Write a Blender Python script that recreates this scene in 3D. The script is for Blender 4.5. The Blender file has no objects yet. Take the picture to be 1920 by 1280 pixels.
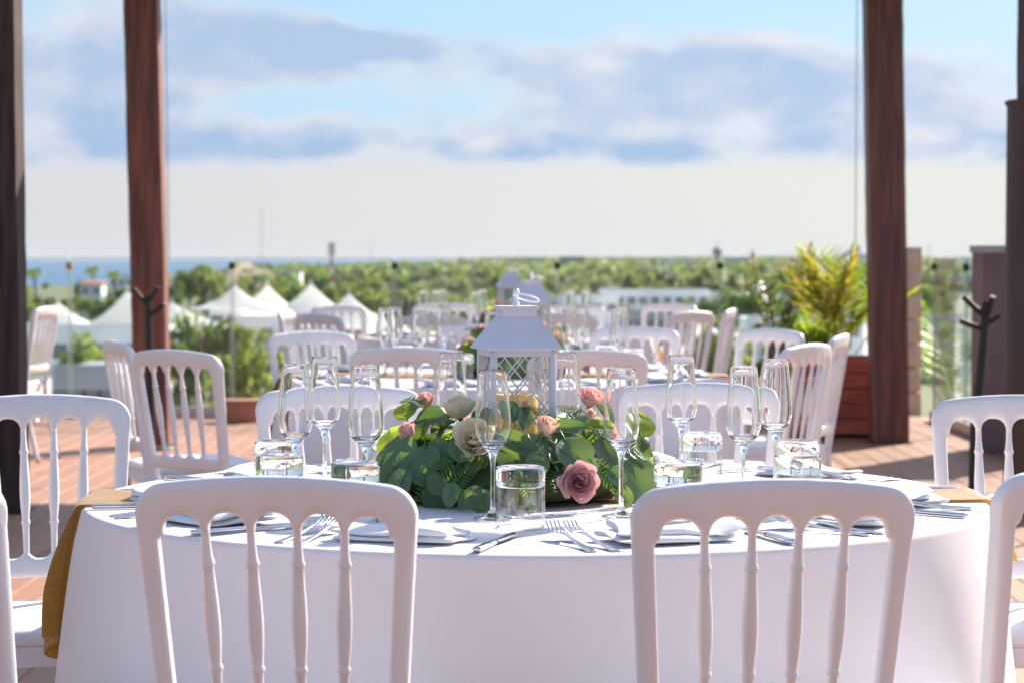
import bpy, bmesh, math, random
import numpy as np
from mathutils import Vector, Matrix, Euler

R = math.radians
PI = math.pi
scene = bpy.context.scene
col = scene.collection

# ------------------------------------------------------------------ camera
FPX, HZ, W0, H0 = 4300.0, 480.0, 1920.0, 1280.0
CAMZ = 1.22
PITCH = math.atan((H0 / 2 - HZ) / FPX)
cam_d = bpy.data.cameras.new('camera')
cam = bpy.data.objects.new('camera', cam_d)
col.objects.link(cam)
cam.location = (0, 0, CAMZ)
cam.rotation_euler = (PI / 2 - PITCH, 0, 0)
cam_d.sensor_width = 36.0
cam_d.lens = FPX / W0 * 36.0
cam_d.clip_start = 0.05
cam_d.clip_end = 30000
cam_d.dof.use_dof = True
cam_d.dof.focus_distance = 4.15
cam_d.dof.aperture_fstop = 7.3
cam_d.dof.aperture_blades = 0
scene.camera = cam

# ------------------------------------------------------------------ sun and sky
SUN_AZ, SUN_EL = R(36), R(31)            # azimuth to the right of the view axis (+Y)
sun_d = bpy.data.lights.new('sun', 'SUN')
sun_d.energy = 5.0
sun_d.angle = R(0.53)
sun_d.color = (1.0, 0.91, 0.78)
sun = bpy.data.objects.new('sun', sun_d)
col.objects.link(sun)
sdir = Vector((math.sin(SUN_AZ) * math.cos(SUN_EL), math.cos(SUN_AZ) * math.cos(SUN_EL), math.sin(SUN_EL)))
sun.rotation_euler = sdir.to_track_quat('Z', 'Y').to_euler()
sun.location = (6, 20, 15)

scene.view_settings.view_transform = 'Standard'
scene.view_settings.look = 'None'
scene.view_settings.exposure = 1.15
scene.view_settings.gamma = 1.0
scene.render.film_transparent = False
scene.render.engine = 'CYCLES'
cy = scene.cycles
cy.use_denoising = True
cy.max_bounces = 12
cy.diffuse_bounces = 4
cy.glossy_bounces = 6
cy.transmission_bounces = 10
cy.transparent_max_bounces = 32
cy.volume_bounces = 0
cy.sample_clamp_indirect = 5.0
cy.caustics_reflective = False
cy.caustics_refractive = True
cy.blur_glossy = 0.3

world = bpy.data.worlds.new('World')
scene.world = world
world.use_nodes = True
WN = world.node_tree


def nd(nt, typ, **kw):
    n = nt.nodes.new(typ)
    for k, v in kw.items():
        setattr(n, k, v)
    return n


def val(nt, s, v):
    """plug a value or a socket into socket s"""
    if isinstance(v, bpy.types.NodeSocket):
        nt.links.new(v, s)
    else:
        s.default_value = v


def mth(nt, op, a, b=0.0, c=0.0, clamp=False):
    n = nd(nt, 'ShaderNodeMath', operation=op)
    n.use_clamp = clamp
    val(nt, n.inputs[0], a); val(nt, n.inputs[1], b); val(nt, n.inputs[2], c)
    return n.outputs[0]


def mixc(nt, f, a, b, blend='MIX'):
    n = nd(nt, 'ShaderNodeMix', data_type='RGBA', blend_type=blend)
    val(nt, n.inputs['Factor'], f)
    val(nt, n.inputs[6], a); val(nt, n.inputs[7], b)
    return n.outputs[2]


def maprange(nt, v, a, b, c=0.0, d=1.0, smooth=True):
    n = nd(nt, 'ShaderNodeMapRange', interpolation_type='SMOOTHSTEP' if smooth else 'LINEAR')
    val(nt, n.inputs[0], v)
    for i, x in zip((1, 2, 3, 4), (a, b, c, d)):
        val(nt, n.inputs[i], x)
    return n.outputs[0]


def build_world():
    nt = WN
    nt.nodes.clear()
    out = nd(nt, 'ShaderNodeOutputWorld')
    bg = nd(nt, 'ShaderNodeBackground')
    bg.inputs['Strength'].default_value = 0.115
    nt.links.new(bg.outputs[0], out.inputs[0])
    sky = nd(nt, 'ShaderNodeTexSky', sky_type='NISHITA')
    sky.sun_disc = False
    sky.sun_elevation = SUN_EL
    sky.sun_rotation = SUN_AZ
    sky.altitude = 20
    sky.air_density = 1.0
    sky.dust_density = 1.2
    sky.ozone_density = 1.5
    tc = nd(nt, 'ShaderNodeTexCoord')
    sep = nd(nt, 'ShaderNodeSeparateXYZ')
    nt.links.new(tc.outputs['Generated'], sep.inputs[0])
    x, y, z = sep.outputs
    DEG = 180 / PI
    el = mth(nt, 'MULTIPLY', mth(nt, 'ARCSINE', z), DEG)
    az = mth(nt, 'MULTIPLY', mth(nt, 'ARCTAN2', x, y), DEG)

    def noise(scale, detail, zs, off=0.0, rough=0.55):
        cb = nd(nt, 'ShaderNodeCombineXYZ')
        val(nt, cb.inputs[0], mth(nt, 'ADD', x, off)); val(nt, cb.inputs[1], y)
        val(nt, cb.inputs[2], mth(nt, 'MULTIPLY', z, zs))
        n = nd(nt, 'ShaderNodeTexNoise')
        n.inputs['Scale'].default_value = scale
        n.inputs['Detail'].default_value = detail
        n.inputs['Roughness'].default_value = rough
        nt.links.new(cb.outputs[0], n.inputs['Vector'])
        return n.outputs[0]

    n1 = noise(9.0, 6.0, 2.2)
    n2 = noise(22.0, 5.0, 1.7, 3.1)
    n3 = noise(5.5, 3.0, 3.0, 7.7)

    def blob(a0, e0, wa, we, amp):
        da = mth(nt, 'DIVIDE', mth(nt, 'SUBTRACT', az, a0), wa)
        de = mth(nt, 'DIVIDE', mth(nt, 'SUBTRACT', el, e0), we)
        r2 = mth(nt, 'ADD', mth(nt, 'MULTIPLY', da, da), mth(nt, 'MULTIPLY', de, de))
        return mth(nt, 'MULTIPLY', mth(nt, 'EXPONENT', mth(nt, 'MULTIPLY', r2, -1.0)), amp)

    # large cloud banks of the view, then broken cloud over the whole dome
    field = mth(nt, 'ADD', mth(nt, 'MULTIPLY', mth(nt, 'SUBTRACT', n1, 0.5), 1.5),
                mth(nt, 'MULTIPLY', mth(nt, 'SUBTRACT', n2, 0.5), 0.75))
    field = mth(nt, 'ADD', field, 0.05)
    banks = [(-9.5, 4.6, 4.5, 2.2, 0.38), (-5.5, 5.3, 4.0, 0.75, 0.30), (-5.5, 3.9, 3.6, 0.55, -0.30),
             (4.5, 4.2, 5.5, 1.0, 0.42), (-1.0, 2.7, 14.0, 0.45, 0.36), (2.5, 6.4, 6.5, 0.75, -0.55),
             (11.5, 6.2, 4.0, 0.6, -0.3), (-1.6, 4.9, 1.6, 0.8, -0.10), (11.0, 3.9, 3.0, 1.0, 0.22)]
    for b in banks:
        field = mth(nt, 'ADD', field, blob(*b))
    cover = maprange(nt, field, -0.04, 0.34)
    # flat cloud base about two degrees up; the clear band under it
    base = mth(nt, 'ADD', 2.12, mth(nt, 'ADD', mth(nt, 'MULTIPLY', mth(nt, 'SUBTRACT', n3, 0.5), 0.5),
                                    mth(nt, 'MULTIPLY', mth(nt, 'SUBTRACT', n2, 0.5), 0.35)))
    above = maprange(nt, mth(nt, 'SUBTRACT', el, base), -0.22, 0.36)
    cover = mth(nt, 'MULTIPLY', cover, above, clamp=True)
    # lit tops and shaded bodies
    n4 = noise(34.0, 5.0, 1.6, 5.2)
    lit = mth(nt, 'ADD', maprange(nt, field, 0.02, 0.50, 0.9, 0.10), mth(nt, 'MULTIPLY', mth(nt, 'SUBTRACT', n4, 0.5), 1.5), clamp=True)
    for a0, e0, wa, we, amp in ((2.5, 4.75, 1.3, 0.55, 0.75), (-11.6, 6.1, 1.0, 0.5, 0.8), (11.3, 5.2, 1.5, 0.45, 0.8), (3.7, 3.1, 1.6, 0.3, 0.55), (9.8, 2.8, 1.6, 0.5, 0.75),
                                (-7.8, 4.3, 1.3, 0.3, 0.5), (-0.9, 2.8, 0.8, 0.35, 0.6), (6.4, 5.3, 2.6, 0.22, 0.5), (11.9, 2.6, 0.9, 0.4, -1.2), (-4.1, 5.2, 2.2, 0.45, -0.8), (3.0, 2.5, 2.6, 0.25, -0.5)):
        lit = mth(nt, 'ADD', lit, mth(nt, 'MULTIPLY', blob(a0, e0, wa, we, amp), maprange(nt, n2, 0.34, 0.62, 0.25, 1.25)), clamp=True)
    shade_c = mixc(nt, maprange(nt, el, 2.0, 4.2), (1.452, 2.091, 3.132, 1), (1.757, 2.273, 3.171, 1))
    cloud_c = mixc(nt, lit, shade_c, (3.285, 3.247, 3.472, 1))
    # pale haze towards the horizon, clear blue above
    blue = mixc(nt, 0.9, sky.outputs[0], (1.514, 2.532, 3.523, 1))
    hz = maprange(nt, el, 0.0, 7.0, 1.0, 0.0)
    warm = mixc(nt, maprange(nt, az, -14.0, 14.0), (2.923, 2.923, 3.036, 1), (3.326, 3.326, 3.111, 1))
    clear = mixc(nt, mth(nt, 'MULTIPLY', hz, 1.0), blue, warm)
    low = maprange(nt, el, 1.9, 3.2, 1.0, 0.0)
    clear = mixc(nt, low, mixc(nt, 0.14, blue, clear), warm)
    colr = mixc(nt, mth(nt, 'MULTIPLY', cover, 0.92), clear, cloud_c)
    sd = nd(nt, 'ShaderNodeVectorMath', operation='DOT_PRODUCT')
    nt.links.new(tc.outputs['Generated'], sd.inputs[0]); sd.inputs[1].default_value = tuple(sdir)
    g = mth(nt, 'ADD', 0.68, mth(nt, 'MULTIPLY', mth(nt, 'ADD', sd.outputs['Value'], 0.7), 0.23))
    gv = nd(nt, 'ShaderNodeVectorMath', operation='SCALE')
    nt.links.new(colr, gv.inputs[0]); nt.links.new(g, gv.inputs['Scale'])
    colr = gv.outputs[0]
    # high above the view: the plain sky with broken cloud
    hi = maprange(nt, el, 9.0, 30.0)
    high_c = mixc(nt, mth(nt, 'MULTIPLY', cover, 0.35), sky.outputs[0], (2.748, 3.027, 3.802, 1))
    colr = mixc(nt, hi, colr, high_c)
    nt.links.new(colr, bg.inputs['Color'])


build_world()

# ------------------------------------------------------------------ helpers
FWD = Vector((0, math.cos(PITCH), -math.sin(PITCH)))
UPV = Vector((0, math.sin(PITCH), math.cos(PITCH)))


def ray(px, py):
    return FWD + Vector(((px - W0 / 2) / FPX, 0, 0)) + UPV * (-(py - H0 / 2) / FPX)


def at(px, py, Y):
    """world point seen at a photo pixel, at depth Y"""
    d = ray(px, py)
    return Vector((0, 0, CAMZ)) + d * (Y / d.y)


def on(px, py, z):
    """world point seen at a photo pixel, on the level z"""
    d = ray(px, py)
    return Vector((0, 0, CAMZ)) + d * ((z - CAMZ) / d.z)


def link(o, parent=None):
    col.objects.link(o)
    if parent is not None:
        o.parent = parent
    return o


def tag(o, label=None, cat=None, group=None, kind=None):
    if label: o['label'] = label
    if cat: o['category'] = cat
    if group: o['group'] = group
    if kind: o['kind'] = kind
    return o


def empty(name, loc=(0, 0, 0), rz=0.0):
    o = bpy.data.objects.new(name, None)
    o.empty_display_size = 0.05
    col.objects.link(o)
    o.location = loc
    o.rotation_euler = (0, 0, rz)
    return o


def inst(name, mesh, parent=None, loc=(0, 0, 0), rot=(0, 0, 0), scale=(1, 1, 1)):
    o = bpy.data.objects.new(name, mesh)
    col.objects.link(o)
    if parent is not None: o.parent = parent
    o.location = loc
    o.rotation_euler = rot
    o.scale = scale
    return o


def copy_tree(o, parent=None):
    c = o.copy()
    col.objects.link(c)
    c.parent = parent
    for ch in list(o.children):
        copy_tree(ch, c)
    return c


class MB:
    def __init__(s):
        s.v, s.f, s.uv = [], [], None

    def add(s, verts, faces):
        o = len(s.v)
        s.v += [tuple(p) for p in verts]
        s.f += [tuple(i + o for i in f) for f in faces]
        return s

    def box(s, c, d, rot=None, taper=1.0):
        hx, hy, hz = d[0] / 2, d[1] / 2, d[2] / 2
        vs = []
        for z, t in ((-hz, 1.0), (hz, taper)):
            for x, y in ((-hx, -hy), (hx, -hy), (hx, hy), (-hx, hy)):
                p = Vector((x * t, y * t, z))
                if rot is not None: p = rot @ p
                vs.append(p + Vector(c))
        return s.add(vs, [(3, 2, 1, 0), (4, 5, 6, 7), (0, 1, 5, 4), (1, 2, 6, 5), (2, 3, 7, 6), (3, 0, 4, 7)])

    def lathe(s, prof, n=24, cap0=False, cap1=False, M=None):
        vs, fs = [], []
        for r, z in prof:
            for k in range(n):
                a = 2 * PI * k / n
                vs.append(Vector((r * math.cos(a), r * math.sin(a), z)))
        for i in range(len(prof) - 1):
            for k in range(n):
                fs.append((i * n + k, i * n + (k + 1) % n, (i + 1) * n + (k + 1) % n, (i + 1) * n + k))
        if cap0: fs.append(tuple(range(n - 1, -1, -1)))
        if cap1: fs.append(tuple((len(prof) - 1) * n + k for k in range(n)))
        if M is not None: vs = [M @ v for v in vs]
        return s.add(vs, fs)

    def loops(s, loops, closed=True, caps=True):
        n = len(loops[0]); vs = [p for l in loops for p in l]; fs = []
        for i in range(len(loops) - 1):
            for k in range(n if closed else n - 1):
                fs.append((i * n + k, i * n + (k + 1) % n, (i + 1) * n + (k + 1) % n, (i + 1) * n + k))
        if caps:
            fs.append(tuple(range(n - 1, -1, -1)))
            fs.append(tuple((len(loops) - 1) * n + k for k in range(n)))
        return s.add(vs, fs)

    def tube(s, pts, rad, n=8, caps=True):
        pts = [Vector(p) for p in pts]
        rad = rad if isinstance(rad, (list, tuple)) else [rad] * len(pts)
        lps = []
        prev = None
        for i, p in enumerate(pts):
            t = (pts[min(i + 1, len(pts) - 1)] - pts[max(i - 1, 0)]).normalized()
            if prev is None:
                ref = Vector((0, 0, 1)) if abs(t.z) < 0.9 else Vector((1, 0, 0))
                u = t.cross(ref).normalized()
            else:
                u = (prev - t * prev.dot(t)).normalized()
            prev = u
            w = t.cross(u)
            lps.append([p + (u * math.cos(2 * PI * k / n) + w * math.sin(2 * PI * k / n)) * rad[i] for k in range(n)])
        return s.loops(lps, True, caps)

    def grid(s, fn, nu, nv, wrap=False):
        vs = [fn(i / nu, j / nv) for j in range(nv + 1) for i in range(nu + (0 if wrap else 1))]
        m = nu if wrap else nu + 1
        fs = [(j * m + i, j * m + (i + 1) % m, (j + 1) * m + (i + 1) % m, (j + 1) * m + i)
              for j in range(nv) for i in range(nu)]
        return s.add(vs, fs)

    def mesh(s, name, mat=None, smooth=False, fix=True):
        me = bpy.data.meshes.new(name)
        me.from_pydata([tuple(v) for v in s.v], [], s.f)
        if fix:
            bm = bmesh.new(); bm.from_mesh(me)
            bmesh.ops.recalc_face_normals(bm, faces=bm.faces[:])
            bm.to_mesh(me); bm.free()
        if mat is not None: me.materials.append(mat)
        if smooth: me.shade_smooth()
        me.update()
        return me

    def build(s, name, mat=None, parent=None, smooth=False, loc=(0, 0, 0), rot=(0, 0, 0), fix=True):
        return inst(name, s.mesh(name, mat, smooth, fix), parent, loc, rot)


def bevel_mesh(me, w, seg=2, angle=30):
    bm = bmesh.new(); bm.from_mesh(me)
    ed = [e for e in bm.edges if len(e.link_faces) == 2 and e.calc_face_angle(0) > R(angle)]
    bmesh.ops.bevel(bm, geom=ed, offset=w, segments=seg, affect='EDGES', profile=0.5)
    bm.to_mesh(me); bm.free()
    me.shade_smooth() if hasattr(me, 'shade_smooth') else None
    return me


def apply_mods(me, mods):
    """mesh with modifiers applied: mods = [(type, {props})]"""
    o = bpy.data.objects.new('tmp', me)
    col.objects.link(o)
    for t, kw in mods:
        m = o.modifiers.new(t, t)
        for k, v in kw.items(): setattr(m, k, v)
    dg = bpy.context.evaluated_depsgraph_get()
    dg.update()
    ev = o.evaluated_get(dg)
    nm = bpy.data.meshes.new_from_object(ev)
    bpy.data.objects.remove(o)
    return nm


# ------------------------------------------------------------------ materials
M = {}


def principled(name, base=(0.8, 0.8, 0.8), rough=0.5, metal=0.0, spec=0.5, var=0.0, vscale=8.0, bump=0.0,
               bscale=60.0, trans=0.0, ior=1.45, stretch=None, objvar=0.0, base2=None, sheen=0.0, coat=0.0, translucent=0.0,
               tl_col=None, rvar=0.0):
    m = bpy.data.materials.new(name)
    m.use_nodes = True
    nt = m.node_tree
    b = nt.nodes['Principled BSDF']
    out = nt.nodes['Material Output']
    base = tuple(base) + (1,)
    b.inputs['Base Color'].default_value = base
    b.inputs['Roughness'].default_value = rough
    b.inputs['Metallic'].default_value = metal
    b.inputs['Specular IOR Level'].default_value = spec
    b.inputs['Transmission Weight'].default_value = trans
    b.inputs['IOR'].default_value = ior
    b.inputs['Coat Weight'].default_value = coat
    if sheen: b.inputs['Sheen Weight'].default_value = sheen
    tc = nd(nt, 'ShaderNodeTexCoord')
    vec = tc.outputs['Object']
    if stretch:
        mp = nd(nt, 'ShaderNodeMapping')
        mp.inputs['Scale'].default_value = stretch
        nt.links.new(vec, mp.inputs[0]); vec = mp.outputs[0]
    if objvar:
        oi = nd(nt, 'ShaderNodeObjectInfo')
        va = nd(nt, 'ShaderNodeVectorMath', operation='MULTIPLY_ADD')
        nt.links.new(oi.outputs['Random'], va.inputs[0])
        va.inputs[1].default_value = (37.0, 53.0, 71.0)
        nt.links.new(vec, va.inputs[2]); vec = va.outputs[0]
    colr = None
    if var or base2:
        n = nd(nt, 'ShaderNodeTexNoise')
        n.inputs['Scale'].default_value = vscale
        n.inputs['Detail'].default_value = 5
        nt.links.new(vec, n.inputs['Vector'])
        f = maprange(nt, n.outputs[0], 0.32, 0.68)
        if base2:
            colr = mixc(nt, f, base, tuple(base2) + (1,))
        else:
            colr = mixc(nt, f, tuple(c * (1 - var) for c in base[:3]) + (1,), tuple(min(c * (1 + var), 1) for c in base[:3]) + (1,))
        if rvar:
            val(nt, b.inputs['Roughness'], maprange(nt, n.outputs[0], 0.3, 0.7, rough - rvar, rough + rvar))
    if objvar:
        k = maprange(nt, oi.outputs['Random'], 0, 1, 1 - objvar, 1 + objvar, smooth=False)
        hs = nd(nt, 'ShaderNodeHueSaturation')
        val(nt, hs.inputs['Value'], k)
        val(nt, hs.inputs['Color'], colr if colr is not None else base)
        colr = hs.outputs[0]
    if colr is not None: nt.links.new(colr, b.inputs['Base Color'])
    if bump:
        nb = nd(nt, 'ShaderNodeTexNoise')
        nb.inputs['Scale'].default_value = bscale
        nb.inputs['Detail'].default_value = 4
        nt.links.new(vec, nb.inputs['Vector'])
        bp = nd(nt, 'ShaderNodeBump')
        bp.inputs['Strength'].default_value = bump
        bp.inputs['Distance'].default_value = 0.01
        nt.links.new(nb.outputs[0], bp.inputs['Height'])
        nt.links.new(bp.outputs[0], b.inputs['Normal'])
    if translucent:
        tl = nd(nt, 'ShaderNodeBsdfTranslucent')
        if tl_col is not None:
            tl.inputs['Color'].default_value = tuple(tl_col) + (1,)
        elif colr is not None:
            nt.links.new(colr, tl.inputs['Color'])
        else:
            tl.inputs['Color'].default_value = base
        mx = nd(nt, 'ShaderNodeMixShader')
        mx.inputs[0].default_value = translucent
        nt.links.new(b.outputs[0], mx.inputs[1]); nt.links.new(tl.outputs[0], mx.inputs[2])
        nt.links.new(mx.outputs[0], out.inputs['Surface'])
    M[name] = m
    return m


def thin_glass(name, tint=(0.97, 0.98, 0.98), k=1.5, ior=1.5, add=0.0, edge=None):
    m = bpy.data.materials.new(name)
    m.use_nodes = True
    nt = m.node_tree
    nt.nodes.clear()
    out = nd(nt, 'ShaderNodeOutputMaterial')
    tr = nd(nt, 'ShaderNodeBsdfTransparent')
    gl = nd(nt, 'ShaderNodeBsdfGlossy')
    gl.inputs['Roughness'].default_value = 0.02
    lw = nd(nt, 'ShaderNodeLayerWeight')
    lw.inputs['Blend'].default_value = 0.5
    if edge:
        f2 = maprange(nt, lw.outputs['Facing'], 0.55, 0.98)
        nt.links.new(mixc(nt, f2, tuple(tint) + (1,), tuple(edge) + (1,)), tr.inputs[0])
    else:
        tr.inputs[0].default_value = tuple(tint) + (1,)
    f5 = mth(nt, 'POWER', lw.outputs['Facing'], 5.0)
    f = mth(nt, 'MULTIPLY', mth(nt, 'ADD', mth(nt, 'MULTIPLY', f5, 0.92), 0.045), k, clamp=True)
    mx = nd(nt, 'ShaderNodeMixShader')
    nt.links.new(f, mx.inputs[0])
    nt.links.new(tr.outputs[0], mx.inputs[1]); nt.links.new(gl.outputs[0], mx.inputs[2])
    nt.links.new(mx.outputs[0], out.inputs[0])
    M[name] = m
    return m


principled('resin', (0.79, 0.75, 0.768), 0.34, var=0.03, vscale=5, bump=0.03, bscale=30, objvar=0.03, rvar=0.06)
principled('cushion', (0.83, 0.80, 0.81), 0.8, var=0.03, vscale=9, bump=0.15, bscale=25, sheen=0.2)
principled('linen', (0.92, 0.865, 0.90), 0.85, var=0.02, vscale=6, bump=0.12, bscale=9, translucent=0.24, tl_col=(0.95, 0.82, 0.70))
principled('napkin', (0.86, 0.85, 0.87), 0.85, bump=0.1, bscale=60, translucent=0.15)
principled('gold', (0.37, 0.20, 0.04), 0.5, var=0.28, vscale=110, bump=0.3, bscale=160, translucent=0.25, tl_col=(0.65, 0.33, 0.05), sheen=0.3)
principled('steel', (0.72, 0.70, 0.72), 0.13, metal=1.0)
principled('glass', (1, 1, 1), 0.0, trans=1.0, ior=1.46)
thin_glass('bowl_glass', (0.985, 0.99, 0.99), 1.3, 1.5, edge=(0.55, 0.57, 0.60))
thin_glass('pane_glass', (0.955, 0.975, 0.968), 0.75, 1.5)
thin_glass('lantern_glass', (0.95, 0.97, 0.97), 1.0, 1.5)
principled('glass_edge', (0.35, 0.55, 0.48), 0.15, spec=0.6)
principled('white_metal', (0.67, 0.64, 0.72), 0.4, var=0.03, vscale=20)
principled('wax', (0.83, 0.62, 0.25), 0.5, translucent=0.35, tl_col=(0.95, 0.72, 0.3))
principled('wick', (0.03, 0.025, 0.02), 0.9)
principled('post_wood', (0.23, 0.075, 0.05), 0.5, base2=(0.10, 0.036, 0.026), vscale=5, stretch=(6, 6, 0.5), bump=0.5, bscale=7, objvar=0.15)
principled('post_wood_brown', (0.175, 0.070, 0.055), 0.55, base2=(0.095, 0.040, 0.033), vscale=5, stretch=(6, 6, 0.5), bump=0.3, bscale=7)
principled('post_wood_dark', (0.085, 0.050, 0.046), 0.65, spec=0.2, base2=(0.040, 0.022, 0.020), vscale=5, stretch=(6, 6, 0.5), bump=0.5, bscale=7)
principled('plank', (0.375, 0.192, 0.122), 0.6, base2=(0.35, 0.175, 0.11), vscale=3, stretch=(9, 0.7, 9), bump=0.25, bscale=6, objvar=0.10)
principled('under_deck', (0.03, 0.022, 0.018), 0.9)
principled('black_metal', (0.012, 0.012, 0.013), 0.45, var=0.2, vscale=10)
principled('casing', (0.075, 0.052, 0.048), 0.6, spec=0.3, var=0.2, vscale=3, stretch=(1, 1, 0.3))
principled('mauve', (0.20, 0.125, 0.14), 0.7, var=0.1, vscale=4)
principled('mauve_light', (0.30, 0.19, 0.19), 0.7, var=0.1, vscale=4)
principled('cap_stone', (0.40, 0.37, 0.38), 0.7, var=0.1, vscale=6)
principled('sandstone', (0.62, 0.49, 0.37), 0.85, var=0.12, vscale=7, bump=0.3, bscale=40, objvar=0.1)
principled('red_slat', (0.34, 0.075, 0.05), 0.6, var=0.25, vscale=5, stretch=(1, 8, 8), bump=0.3, bscale=15, objvar=0.15)
principled('terracotta', (0.46, 0.21, 0.14), 0.8, var=0.1, vscale=6)
principled('soil', (0.04, 0.028, 0.02), 0.95)
principled('rail_steel', (0.45, 0.45, 0.46), 0.35, metal=0.9)
principled('clip', (0.02, 0.018, 0.016), 0.4)
principled('clip_orange', (0.5, 0.25, 0.06), 0.4)
principled('euc', (0.070, 0.135, 0.075), 0.42, base2=(0.105, 0.18, 0.115), vscale=25, objvar=0.3, translucent=0.26, tl_col=(0.26, 0.40, 0.035), bump=0.08, bscale=70)
principled('euc_bright', (0.10, 0.19, 0.045), 0.42, base2=(0.14, 0.24, 0.06), vscale=25, objvar=0.2, translucent=0.5, tl_col=(0.45, 0.62, 0.04))
principled('fern', (0.05, 0.13, 0.03), 0.5, objvar=0.25, translucent=0.4, tl_col=(0.3, 0.5, 0.05))
principled('stem_green', (0.09, 0.14, 0.04), 0.5)
principled('moss', (0.035, 0.06, 0.02), 0.9, var=0.3, vscale=40)
principled('rose_mauve', (0.71, 0.42, 0.46), 0.6, base2=(0.78, 0.54, 0.56), vscale=30, translucent=0.25, tl_col=(0.8, 0.42, 0.42), objvar=0.1)
principled('rose_cream', (0.80, 0.70, 0.50), 0.6, base2=(0.82, 0.76, 0.62), vscale=30, translucent=0.3, tl_col=(0.9, 0.75, 0.5), objvar=0.06)
principled('rose_pink', (0.78, 0.47, 0.47), 0.6, base2=(0.84, 0.62, 0.57), vscale=25, translucent=0.3, tl_col=(0.95, 0.52, 0.46), objvar=0.1)
principled('rose_blush', (0.80, 0.55, 0.47), 0.6, base2=(0.80, 0.66, 0.52), vscale=25, translucent=0.3, tl_col=(0.95, 0.6, 0.45), objvar=0.08)
principled('leaf_far', (0.105, 0.155, 0.035), 0.6, base2=(0.17, 0.225, 0.055), vscale=0.35, objvar=0.3, translucent=0.45, tl_col=(0.36, 0.46, 0.08))
principled('leaf_wood', (0.06, 0.095, 0.03), 0.6, base2=(0.16, 0.20, 0.06), vscale=0.02, translucent=0.45, tl_col=(0.32, 0.40, 0.09))
principled('leaf_dark', (0.05, 0.09, 0.025), 0.6, base2=(0.09, 0.13, 0.035), vscale=0.4, objvar=0.25, translucent=0.38, tl_col=(0.22, 0.32, 0.05))
principled('leaf_brown', (0.13, 0.10, 0.05), 0.7, base2=(0.19, 0.15, 0.07), vscale=0.4, objvar=0.2, translucent=0.2)
principled('leaf_yellow', (0.30, 0.27, 0.03), 0.5, base2=(0.13, 0.20, 0.03), vscale=5, objvar=0.3, translucent=0.45, tl_col=(0.6, 0.5, 0.05))
principled('oleander', (0.07, 0.13, 0.035), 0.5, objvar=0.2, translucent=0.35, tl_col=(0.25, 0.35, 0.05))
principled('blossom', (0.80, 0.60, 0.56), 0.6, translucent=0.4)
principled('bark', (0.10, 0.075, 0.055), 0.9, var=0.2, vscale=3)
principled('ground', (0.09, 0.12, 0.04), 0.9, base2=(0.15, 0.155, 0.075), vscale=0.012, bump=0.0)
principled('bounce_pale', (0.62, 0.60, 0.57), 0.85, var=0.1, vscale=0.3)
principled('sea', (0.025, 0.10, 0.22), 0.45, base2=(0.04, 0.14, 0.27), vscale=0.004, bump=0.4, bscale=0.25)
principled('tent', (0.90, 0.90, 0.91), 0.7, var=0.03, vscale=0.3, translucent=0.6, tl_col=(0.96, 0.93, 0.88))
principled('plaster', (0.88, 0.88, 0.89), 0.85, var=0.06, vscale=0.15)
principled('plaster_grey', (0.36, 0.37, 0.40), 0.85, var=0.08, vscale=0.15)
principled('roof_red', (0.45, 0.16, 0.13), 0.8, var=0.15, vscale=0.4)
principled('window_dark', (0.17, 0.19, 0.22), 0.15)
principled('roof_grey', (0.38, 0.40, 0.44), 0.8, var=0.1, vscale=0.2)
principled('mast_red', (0.45, 0.08, 0.06), 0.6)
principled('mast_white', (0.75, 0.75, 0.75), 0.6)
principled('mast_grey', (0.3, 0.3, 0.32), 0.6)
principled('hill', (0.11, 0.14, 0.11), 0.9, base2=(0.15, 0.17, 0.11), vscale=0.01)
principled('ring', (0.80, 0.79, 0.83), 0.35)

# ------------------------------------------------------------------ ground, sea, hills
HAZE = 0.00006
GZ = -12.8
mb = MB()
mb.add([(-2500, 18, GZ), (9000, 18, GZ), (9000, 9300, GZ), (-60, 9300, GZ), (-60, 2500, GZ), (-110, 1750, GZ),
        (-160, 1300, GZ), (-225, 1050, GZ), (-330, 930, GZ), (-2500, 800, GZ)], [(0, 1, 2, 3, 4, 5, 6, 7, 8, 9)])
mb.add([(-2500, -2500, GZ), (9000, -2500, GZ), (9000, 18, GZ), (-2500, 18, GZ)], [(0, 1, 2, 3)])
tag(mb.build('ground', M['ground'], fix=False), kind='structure')
mb = MB()
mb.add([(-9000, -2500, GZ - 1.5), (9500, -2500, GZ - 1.5), (9500, 9300, GZ - 1.5), (-9000, 9300, GZ - 1.5)], [(0, 1, 2, 3)])
tag(mb.build('sea', M['sea'], fix=False), kind='structure')


def ridge(x0, x1, Y, depth, h, seed, mat):
    rnd = random.Random(seed)
    ph = [rnd.uniform(0, 6.28) for _ in range(6)]
    def fn(u, v):
        x = x0 + (x1 - x0) * u
        e = math.sin(PI * u) ** 0.6 * math.sin(PI * v)
        w = 0.75 + 0.12 * math.sin(9 * u + ph[0]) + 0.08 * math.sin(23 * u + ph[1]) + 0.05 * math.sin(51 * u + ph[2])
        return (x, Y + depth * (v - 0.5), GZ - 0.2 + h * e * w)
    m = MB().grid(fn, 80, 12)
    return tag(m.build('hill', mat, smooth=True), kind='structure')


a = at(1100, 486, 6500); b = at(1760, 486, 6500)
ridge(a.x, b.x, 6500, 1800, 24, 4, M['hill'])
a = at(320, 490, 900); b = at(500, 490, 900)
ridge(a.x - 8, b.x + 12, 900, 180, 13.5, 8, M['leaf_brown'])

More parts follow.
